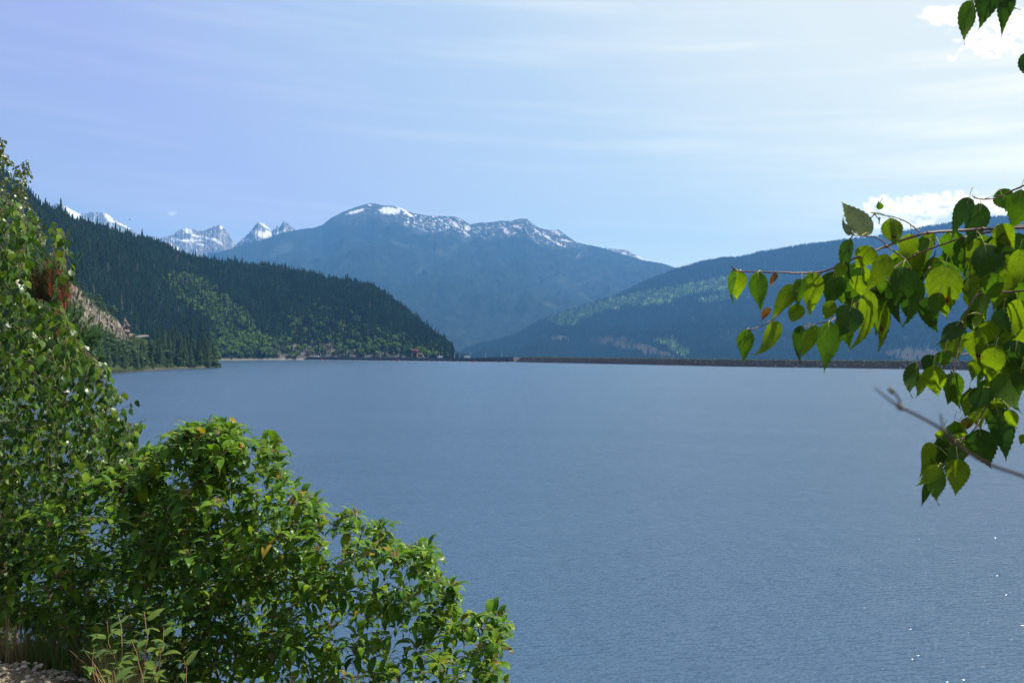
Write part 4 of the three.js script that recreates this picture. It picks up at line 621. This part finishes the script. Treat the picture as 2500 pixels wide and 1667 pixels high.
// pine with rusty dead needles, behind the cottonwood
{
  const rnd = rng(131), foot = footAt(-5.3, -9.2), t = thing('pine_tree', 'young pine with rust red dead needle tufts showing between the cottonwood leaves', 'tree', foot);
  const top = at(150 * S, 640 * S, 9.1), trunk = mesh('trunk', tube([foot, foot.clone().lerp(top, 0.5).add(V(0.1, 0, 0)), top], 0.07, 0.01, 7), std(C(0.1, 0.07, 0.05), 0.9), t); trunk.position.copy(foot).negate();
  const need = (seed) => { const r = rng(seed), pos = []; for (let i = 0; i < 130; i++) { const s = r(), a = r() * 6.28, d = V(Math.cos(a), Math.sin(a), 0.75 + 0.5 * r()).normalize(), L = 0.05 + 0.06 * r(), b = V(0, 0, s * 0.3), e = b.clone().addScaledVector(d, L), w = V(-Math.sin(a), Math.cos(a), 0).multiplyScalar(0.0022); pos.push(b.x - w.x, b.y - w.y, b.z, b.x + w.x, b.y + w.y, b.z, e.x, e.y, e.z); } const g = new THREE.BufferGeometry(); g.setAttribute('position', new THREE.Float32BufferAttribute(pos, 3)); g.computeVertexNormals(); return g; };
  const geos = [need(1), need(2)], red = std(C(0.2, 0.05, 0.025), 0.9), redB = std(C(0.12, 0.04, 0.025), 0.9), grn = std(C(0.035, 0.075, 0.03), 0.9), bark = std(C(0.1, 0.06, 0.04), 0.9);
  const put = (px, py, d, mat, n, label) => { for (let i = 0; i < n; i++) { const e = at(px * S + (rnd() - 0.5) * 34, py * S + (rnd() - 0.5) * 44, d + (rnd() - 0.5) * 0.3), y = clamp((e.y - foot.y) / (top.y - foot.y) - 0.08, 0.1, 0.97), a = foot.clone().lerp(top, y), dir = e.clone().sub(a).normalize().add(V((rnd() - 0.5) * 0.7, 0.5 * rnd(), (rnd() - 0.5) * 0.7)).normalize(); if (i === 0) { const b = mesh('branch', tube([a, a.clone().lerp(e, 0.5).add(V(0, -0.03, 0)), e], 0.012, 0.004, 4), bark, t); b.position.copy(foot).negate(); } const m = mesh('needle_tuft', geos[i % 2], mat, t); m.position.copy(e).sub(foot); m.quaternion.setFromUnitVectors(V(0, 0, 1), dir); m.scale.setScalar(0.9 + 0.5 * rnd()); if (label && i === 0) m.userData.label = label; } };
  for (const [x, y, r] of [[128, 672, 1], [118, 690, 1], [132, 705, 2], [82, 690, 2], [80, 715, 1], [126, 745, 1], [120, 765, 2], [130, 780, 1], [105, 800, 2], [112, 655, 0]]) if (r) put(x, y, 8.7 + 0.3 * rnd(), r === 1 ? red : redB, 3, 'rust red dead needles');
  for (let i = 0; i < 44; i++) { const y = 650 + 260 * rnd(), wd = 25 + (y - 640) * 0.28; put(118 + (rnd() - 0.5) * 2 * wd, y, 9.2 + (rnd() - 0.5), grn, 5); }
}

// dry grass on the verge
{
  const rnd = rng(141), blade = (seed) => { const r = rng(seed), pos = [], idx = []; for (let i = 0; i < 9; i++) { const a = r() * 6.28, l = 0.5 + 0.5 * r(), lean = 0.1 + 0.5 * r(), w = 0.006, s = pos.length / 3, bx = (r() - 0.5) * 0.1, bz = (r() - 0.5) * 0.1; for (let k = 0; k <= 4; k++) { const u = k / 4, x = bx + Math.cos(a) * lean * u * u * l, z = bz + Math.sin(a) * lean * u * u * l, y = l * u * (1 - 0.2 * lean * u), ww = w * (1 - u * 0.9); pos.push(x - Math.sin(a) * ww, y, z + Math.cos(a) * ww, x + Math.sin(a) * ww, y, z - Math.cos(a) * ww); if (k) { const q = s + k * 2; idx.push(q - 2, q - 1, q, q - 1, q + 1, q); } } } const g = new THREE.BufferGeometry(); g.setAttribute('position', new THREE.Float32BufferAttribute(pos, 3)); g.setIndex(idx); g.computeVertexNormals(); return g; };
  const geo = [blade(1), blade(2)], lists = [[], []];
  for (let i = 0; i < 4600; i++) { const near = i % 3 > 0, x = near ? lerp(-3.4, -1.7, rnd()) : lerp(-4.6, -0.7, rnd()), z = near ? -edgeOf(x) + 0.12 - 0.75 * rnd() : -edgeOf(x) - 0.2 + (rnd() - 0.5) * 0.5 - rnd() * rnd() * 1.6, gr = near ? 0.75 * rnd() : rnd(), b = 0.7 + 0.6 * rnd(); if (fbm2(x * 2, z * 2, 2) < -0.25) continue; lists[i % 2].push([M4(V(x, groundY(x, z) - 0.01, z), 0.16 + 0.34 * rnd() * rnd() + (rnd() < 0.05 ? 0.2 : 0), 1.3, rnd() * 6), gr < 0.5 ? C(0.26 * b, 0.18 * b, 0.085 * b) : C(0.1 * b, 0.2 * b, 0.04 * b)]); }
  lists.forEach((l, i) => instanced('grass', geo[i], broadMat, l, scene, ['dry brown and green grass along the edge of the gravel', 'sparser tufts of grass between the gravel and the shrubs'][i], 'grass'));
}

// ------------------------------------------------------------------ the birch branch that hangs into the picture from the right
{
  const rnd = rng(151), D = 1.6, a4 = (x, y, d = D) => at(1700 + x / 2.851, 400 + y / 2.851, d), a5 = (x, y, d = D) => at(2050 + x / 3.484, 850 + y / 3.484, d), a0 = (x, y, d = D) => at(x * S, y * S, d);
  const origin = at(2900, 560, D), shapes = [0.66, 0.74, 0.6].map((w, i) => [leafGeo({ w, n: 20, fold: 0.35, droop: 0.35, serr: 0.022, belly: 0.3, tip: 1.9, wave: 0.15 }), leafGeo({ w, n: 20, fold: 0.85, droop: 0.6, serr: 0.022, belly: 0.3, tip: 2.0, wave: 0.2 }), leafGeo({ w, n: 20, fold: 0.25, droop: 0.9, serr: 0.022, belly: 0.32, tip: 1.8, wave: 0.3 })]).flat();
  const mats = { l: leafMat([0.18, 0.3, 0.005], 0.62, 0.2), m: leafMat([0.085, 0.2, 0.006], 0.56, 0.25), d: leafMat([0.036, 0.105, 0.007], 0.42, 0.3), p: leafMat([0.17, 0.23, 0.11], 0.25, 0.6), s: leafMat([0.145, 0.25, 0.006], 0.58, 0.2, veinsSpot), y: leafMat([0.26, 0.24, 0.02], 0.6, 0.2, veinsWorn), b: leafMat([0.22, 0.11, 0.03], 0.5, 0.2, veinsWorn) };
  const t = thing('birch_tree', 'birch tree whose leafy branch hangs into the picture from the right, lit from behind', 'tree', origin), bark = std(C(0.11, 0.06, 0.045), 0.6);
  const stalkMat = std(C(0.3, 0.3, 0.08), 0.7), stalks = [];
  const twig = (pts, r0, r1, parent = t) => { const cv = new THREE.CatmullRomCurve3(pts); const p = cv.getPoints(pts.length * 7); for (let i = 1; i < p.length - 1; i++) p[i].add(V(rnd() - 0.5, rnd() - 0.5, rnd() - 0.5).multiplyScalar(0.0012)); const m = mesh('twig', tube(p, r0, r1, 7), bark, parent); m.position.copy(origin).negate(); const knots = []; for (let i = 4; i < p.length - 2; i += 9) { const b = new THREE.IcosahedronGeometry(lerp(r0, r1, i / p.length) * 1.55, 1); b.translate(p[i].x, p[i].y, p[i].z); knots.push(b); } if (knots.length) { const k = mesh('knot', mergeGeometries(knots), bark, parent); k.position.copy(origin).negate(); } return cv; };
  const dd = (pts, f, d = D) => pts.map(([x, y], i) => f(x, y, d + (i % 2 ? 0.015 : -0.01)));
  const tw = [
    twig([at(2900, 545, D), ...dd([[2281, 445], [1880, 462], [1560, 492], [1320, 575], [1080, 668], [880, 750], [560, 755], [300, 747], [248, 716]], a4)], 0.0032, 0.0011),
    twig([at(2900, 590, D + 0.05), ...dd([[2281, 432], [2010, 482], [1800, 532], [1460, 668], [1290, 815], [1090, 1005]], a4, D + 0.04)], 0.0026, 0.001),
    twig(dd([[1460, 665], [1350, 590], [1260, 515], [1130, 500], [1085, 488]], a4, D + 0.03), 0.0014, 0.0009),
    twig(dd([[1560, 475], [1470, 405], [1380, 372], [1260, 346], [1215, 338]], a4), 0.0013, 0.0008),
    twig(dd([[940, 1095], [840, 1113], [750, 1140]], a4), 0.0012, 0.0008), twig(dd([[1100, 1000], [1000, 1050], [930, 1098]], a4, D + 0.03), 0.0012, 0.001),
    twig(dd([[700, 900], [640, 965], [545, 1078], [460, 1125], [385, 1152], [310, 1185]], a4), 0.0013, 0.0008),
    twig(dd([[880, 750], [800, 830], [700, 905]], a4), 0.0012, 0.001),
    twig(dd([[1670, 605], [1640, 690], [1590, 790], [1560, 900], [1500, 950]], a4, D + 0.05), 0.0013, 0.0008),
    twig([at(2620, 420, D + 0.05), ...dd([[2281, 152], [2100, 235], [1960, 240], [1925, 222]], a4, D + 0.05)], 0.0022, 0.001),
    twig([at(2640, 640, D - 0.05), ...dd([[2281, 880], [1990, 900], [1910, 980], [1850, 1180], [1790, 1450], [1760, 1500]], a4, D - 0.03)], 0.0022, 0.0009),
    twig([at(2640, 790, D - 0.02), ...dd([[1568, 60], [1440, 220], [1330, 370], [1215, 560], [1165, 670], [1075, 755], [985, 780]], a5, D - 0.02)], 0.0024, 0.0009),
    twig([at(2600, 840, D - 0.02), ...dd([[1540, 110], [1250, 40], [1010, 60], [800, 100], [640, 150]], a5, D + 0.02)], 0.0016, 0.0008),
    twig(dd([[1075, 755], [1010, 860], [880, 990], [840, 1010]], a5), 0.0012, 0.0008),
    twig([at(2650, -40, D), ...dd([[2352, -30], [2310, -8], [2265, -6], [2235, 2]], a0)], 0.002, 0.001),
  ];
  {
    const limbPts = new THREE.CatmullRomCurve3([V(2.05, 19.5, -1.75), V(1.75, 19.35, -1.68), V(1.48, 18.9, -1.63), V(1.36, 18.45, -1.6), V(1.3, 18.1, -1.6), V(1.26, 17.85, -1.62)]), lp = limbPts.getPoints(30);
    const white = std(C(0.5, 0.47, 0.42), 0.7), lm = mesh('limb', tube(lp, 0.016, 0.005, 8), bark, t); lm.position.copy(origin).negate();
    const gy = groundY(2.15, -1.9) - 0.1, tk = mesh('trunk', tube([V(2.2, gy, -1.95), V(2.12, (gy + 19) / 2, -1.8), V(2.05, 19.5, -1.75), V(2.0, 22, -1.7), V(2.1, 24.5, -1.8)], 0.07, 0.02, 12), white, t); tk.position.copy(origin).negate();
    for (const cv of tw) { const p = cv.getPoint(0); if (project(p.x, p.y, p.z)[0] < 2540) continue; let b = lp[0]; for (const q of lp) if (q.distanceTo(p) < b.distanceTo(p)) b = q; const m = mesh('twig', tube([b, b.clone().lerp(p, 0.5).add(V(0, 0.03, 0)), p], 0.004, 0.0026, 6), bark, t); m.position.copy(origin).negate(); }
  }
  function leaf(B, T, wpx, mat, o = {}) { // from stalk end to tip, wpx: width at its broadest in pixels of the photograph
    const dir = T.clone().sub(B), len = dir.length() * 1.04, depth = -(B.z + T.z) / 2, wantW = wpx / F * depth;
    const view = V().addVectors(B, T).multiplyScalar(0.5).sub(V(0, EYE, 0)).normalize().negate(), yaw = o.yaw ?? (rnd() - 0.5) * 1.8, nrm = view.clone().applyAxisAngle(dir.clone().normalize(), yaw);
    const k = o.shape ?? Math.floor(rnd() * 9), w0 = [0.66, 0.74, 0.6][Math.floor(k / 3)];
    const flip = rnd() < 0.5 ? -1 : 1; if (flip < 0) nrm.negate();
    const mx = leafMatrix(B, dir, nrm, len, wantW / (len * w0 * Math.max(0.6, Math.cos(yaw)))), m = mesh('leaf', shapes[k], mats[mat], t);
    new THREE.Matrix4().makeTranslation(-origin.x, -origin.y, -origin.z).multiply(mx).decompose(m.position, m.quaternion, m.scale);
    // its stalk, to the nearest point of a twig
    let best = null, bd = 0.06; for (const cv of tw) for (let i = 0; i <= 60; i++) { const p = cv.getPoint(i / 60), d = p.distanceTo(B); if (d < bd) { bd = d; best = p; } }
    const end = best ?? B.clone().add(V(0.006, 0.02, 0)); stalks.push(tube([end, end.clone().lerp(B, 0.5).add(V(0, 0.004, 0)), B, B.clone().addScaledVector(dir, 0.15)], 0.0008, 0.0005, 4));
    return m;
  }
  const L4 = [[270, 745, 232, 975, 62, 'm', 1.0], [310, 750, 255, 965, 125, 'l'], [430, 755, 450, 1045, 130, 'm'], [560, 765, 503, 852, 46, 'b'], [685, 850, 520, 1085, 125, 'l'], [510, 1003, 446, 1097, 52, 'b'], [355, 1155, 325, 1398, 118, 'm'], [555, 1095, 465, 1392, 118, 'l'], [735, 805, 700, 1010, 95, 'm'], [820, 757, 790, 1085, 150, 'l'], [960, 755, 930, 1022, 172, 'd'], [720, 975, 655, 1145, 112, 'l'], [735, 1130, 702, 1395, 96, 'd'], [840, 1130, 712, 1372, 100, 'l'], [925, 1105, 905, 1462, 172, 'm'], [1080, 995, 1010, 1225, 190, 'd'], [1190, 890, 1200, 1332, 130, 'l'], [1255, 890, 1350, 1325, 130, 's'], [1085, 530, 1035, 835, 96, 'd', 0.8], [1215, 485, 982, 243, 150, 'p'], [1095, 482, 990, 372, 48, 'p', 0.9], [1275, 318, 1275, 250, 48, 'm'], [1215, 575, 1125, 757, 152, 'l'], [1340, 640, 1190, 905, 145, 'l'], [1360, 378, 1400, 602, 142, 's'], [1500, 490, 1440, 705, 128, 'l'], [1650, 488, 1510, 765, 112, 'l', 0.9], [1440, 720, 1400, 1042, 182, 'd'], [1360, 850, 1392, 1142, 92, 'd'], [1525, 790, 1480, 1172, 105, 'm'], [1615, 930, 1637, 1207, 140, 'd'], [1735, 712, 1712, 1115, 240, 's', 0.2], [1760, 478, 1830, 700, 165, 'm'], [1905, 240, 1770, 512, 118, 'd', 0.3], [1990, 280, 1893, 602, 158, 'd'], [2010, 560, 2085, 900, 205, 'd'], [1960, 520, 1930, 820, 150, 'l'], [2110, 182, 2210, 352, 135, 'd'], [2150, 220, 2175, 350, 80, 'm'], [2265, 182, 2245, 505, 165, 'm'], [2110, 425, 2225, 610, 140, 'l'], [2080, 520, 2160, 770, 135, 'l'], [1895, 800, 1990, 965, 150, 'l'], [2200, 700, 2045, 1050, 180, 'l'], [2255, 600, 2262, 900, 155, 'l'], [1835, 1098, 1692, 1282, 125, 'd'], [1790, 1195, 1782, 1395, 148, 'l'], [1842, 1135, 1842, 1325, 88, 'm'], [1935, 1168, 1995, 1452, 148, 's'], [2005, 1050, 1902, 1172, 62, 'l'], [2140, 1005, 2225, 1212, 172, 'd'], [2095, 1262, 2032, 1512, 172, 'l'], [2235, 1230, 2198, 1402, 150, 'd'], [1545, 1392, 1418, 1640, 100, 'd'], [1640, 1330, 1600, 1492, 110, 'd'], [1700, 900, 1640, 1100, 110, 'm'], [1600, 500, 1580, 760, 120, 'm'], [1880, 520, 1860, 740, 130, 'm'], [2050, 760, 2080, 1000, 150, 'm'], [2150, 880, 2190, 1100, 140, 'm'], [2000, 850, 1940, 1120, 140, 'm'], [1760, 1330, 1700, 1420, 70, 'm'], [2240, 950, 2270, 1220, 150, 'l'], [2170, 1350, 2250, 1560, 150, 'm'], [1290, 820, 1300, 915, 70, 'm'], [1120, 820, 1030, 960, 110, 'm'], [960, 960, 870, 1110, 100, 'l'], [1030, 690, 960, 820, 90, 'l'], [1150, 780, 1130, 930, 120, 'l'], [2190, 470, 2140, 700, 140, 'd']];
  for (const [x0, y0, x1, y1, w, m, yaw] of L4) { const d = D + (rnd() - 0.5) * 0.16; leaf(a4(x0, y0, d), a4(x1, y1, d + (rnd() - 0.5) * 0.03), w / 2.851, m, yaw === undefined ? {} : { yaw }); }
  const L5 = [[680, 215, 715, 437, 105, 'l'], [800, 150, 835, 447, 192, 'l', 0.15], [990, 210, 990, 540, 172, 'm'], [945, 290, 930, 522, 90, 'm'], [1330, 0, 1270, 292, 192, 'l', 0.2], [1230, 330, 1130, 575, 190, 'd'], [1420, 190, 1440, 585, 232, 'm'], [1340, 510, 1462, 972, 205, 'd'], [1190, 690, 1280, 1062, 250, 'd', 0.2], [1090, 588, 1085, 716, 100, 'y'], [985, 738, 840, 782, 88, 'd'], [1045, 820, 890, 1062, 135, 'd'], [845, 1000, 668, 1190, 130, 'l'], [865, 1010, 745, 1350, 160, 'm'], [760, 1130, 700, 1365, 70, 'd'], [1010, 945, 1000, 1275, 195, 'l', 0.1], [1465, 525, 1475, 722, 112, 'l'], [1580, 735, 1538, 832, 70, 'l'], [1165, 95, 1130, 292, 105, 'l'], [1500, 20, 1480, 240, 150, 'd'], [1550, 180, 1540, 420, 160, 'd'], [1120, 480, 1060, 600, 90, 'l'], [1290, 380, 1260, 520, 80, 'm'], [1400, 760, 1390, 880, 90, 'l'], [900, 20, 880, 170, 140, 'm']];
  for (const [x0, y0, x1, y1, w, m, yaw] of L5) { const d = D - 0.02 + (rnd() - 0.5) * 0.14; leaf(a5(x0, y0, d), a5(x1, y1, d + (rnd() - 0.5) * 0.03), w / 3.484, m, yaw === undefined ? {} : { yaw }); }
  for (const [x0, y0, x1, y1, w, m] of [[2236, 2, 2203, 107, 42, 'm'], [2268, -20, 2256, 68, 54, 'd'], [2318, -14, 2300, 82, 40, 'd'], [2366, 120, 2354, 200, 40, 'd'], [2300, -30, 2330, 40, 40, 'm']]) leaf(a0(x0, y0), a0(x1, y1), w, m);
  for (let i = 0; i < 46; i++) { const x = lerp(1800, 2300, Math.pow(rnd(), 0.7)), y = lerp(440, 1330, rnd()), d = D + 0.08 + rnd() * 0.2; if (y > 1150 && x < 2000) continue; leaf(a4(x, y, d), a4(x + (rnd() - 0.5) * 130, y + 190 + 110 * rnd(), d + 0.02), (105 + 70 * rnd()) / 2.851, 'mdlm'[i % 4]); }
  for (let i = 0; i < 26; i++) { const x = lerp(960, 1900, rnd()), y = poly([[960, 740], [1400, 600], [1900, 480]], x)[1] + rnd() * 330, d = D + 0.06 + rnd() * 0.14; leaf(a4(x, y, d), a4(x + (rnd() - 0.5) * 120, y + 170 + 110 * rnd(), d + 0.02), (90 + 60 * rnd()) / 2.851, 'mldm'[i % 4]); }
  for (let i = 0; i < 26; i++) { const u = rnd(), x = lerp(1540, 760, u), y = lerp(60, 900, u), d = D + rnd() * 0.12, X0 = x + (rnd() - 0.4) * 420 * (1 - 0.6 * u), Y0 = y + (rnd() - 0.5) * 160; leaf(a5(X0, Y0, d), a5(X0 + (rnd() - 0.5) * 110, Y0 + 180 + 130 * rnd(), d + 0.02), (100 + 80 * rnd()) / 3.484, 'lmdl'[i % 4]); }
  // beyond the frame the branch goes on
  for (let i = 0; i < 40; i++) { const x = lerp(2510, 2880, rnd()), y = lerp(480, 1000, rnd()), d = D + (rnd() - 0.5) * 0.3; leaf(at(x, y, d), at(x + (rnd() - 0.5) * 50, y + 70 + 50 * rnd(), d), 40 + 26 * rnd(), 'lmd'[i % 3]); }
  const st = mesh('leaf_stalks', mergeGeometries(stalks), stalkMat, t); st.position.copy(origin).negate(); st.userData.kind = 'stuff';
  // the little dark catkins at the twig tips
  const buds = []; for (const [f, x, y] of [[a4, 1240, 340], [a4, 1270, 365], [a4, 260, 725], [a4, 1540, 930], [a4, 1780, 1460], [a5, 655, 190], [a5, 640, 165], [a5, 940, 190], [a5, 935, 250], [a5, 1030, 760], [a4, 1960, 270], [a4, 1090, 487]]) for (let k = 0; k < 2; k++) { const p = f(x + 12 * rnd(), y + 10 * rnd()), e = p.clone().add(V((rnd() - 0.6) * 0.016, -0.006 - 0.008 * rnd(), 0)); buds.push(tube([p, p.clone().lerp(e, 0.4), e], 0.0016, 0.0006, 5)); }
  buds.forEach((b) => { const m = mesh('bud', b, std(C(0.05, 0.06, 0.03), 0.7), t); m.position.copy(origin).negate(); });
  // bare twig much nearer to the lens
  const o2 = a5(1568, 1090, 0.52), tw2 = thing('bare_twig', 'bare blurred twig with swollen buds, close to the lens, crossing the birch leaves', 'twig', o2), D2 = 0.5;
  const b2 = std(C(0.04, 0.028, 0.025), 0.85), add = (name, pts, r0, r1) => { const m = mesh(name, tube(new THREE.CatmullRomCurve3(pts).getPoints(pts.length * 8), r0, r1, 8), b2, tw2); m.position.copy(o2).negate(); };
  add('stem', [V(0.86, groundY(0.86, -0.3) - 0.03, -0.3), V(0.74, 17.2, -0.42), V(0.52, 17.72, -0.5), at(2700, 1265, D2 + 0.03), ...[[1568, 1090], [1290, 992], [1040, 852], [870, 690], [700, 590], [540, 512]].map(([x, y]) => a5(x, y, D2))], 0.0012, 0.0008);
  add('tip', [[540, 512], [430, 440], [300, 338]].map(([x, y]) => a5(x, y, D2 - 0.03)), 0.0007, 0.0004);
  add('side_shoot', [[530, 505], [495, 410], [440, 352]].map(([x, y]) => a5(x, y, D2)), 0.0006, 0.0006); add('side_shoot', [[890, 690], [872, 620], [862, 556]].map(([x, y]) => a5(x, y, D2)), 0.0006, 0.0004);
  for (const [x, y, r] of [[515, 500, 0.0018], [445, 362, 0.0016], [885, 700, 0.0016]]) { const g = new THREE.SphereGeometry(r, 10, 8); g.scale(1, 1.5, 1); const m = mesh('bud', g, std(C(0.06, 0.07, 0.035), 0.7), tw2); m.position.copy(a5(x, y, D2)).sub(o2); m.rotation.z = 0.8; }
}

// a bird far out over the hill
{
  const p = at(316, 536, 260), b = thing('bird', 'tiny dark bird in the sky above the wooded hill', 'bird', p), m = std(C(0.03, 0.03, 0.03), 0.8);
  const g = new THREE.SphereGeometry(0.11, 10, 8); g.scale(2.2, 0.9, 0.9); mesh('body', g, m, b);
  for (const s of [-1, 1]) { const w = new THREE.BufferGeometry(); w.setAttribute('position', new THREE.Float32BufferAttribute([-0.12, 0.05, 0, 0.14, 0.05, 0, 0.02, 0.2, s * 0.3, 0.14, 0.05, 0, -0.1, 0.1, s * 0.62, 0.02, 0.2, s * 0.3, -0.12, 0.05, 0, 0.02, 0.2, s * 0.3, -0.1, 0.1, s * 0.62], 3)); w.computeVertexNormals(); mesh('wing', w, m, b); }
  const tl = new THREE.ConeGeometry(0.07, 0.2, 6); tl.rotateZ(-Math.PI / 2); tl.scale(1, 0.4, 1); tl.translate(-0.28, 0, 0); mesh('tail', tl, m, b);
}

renderer.render(scene, camera);
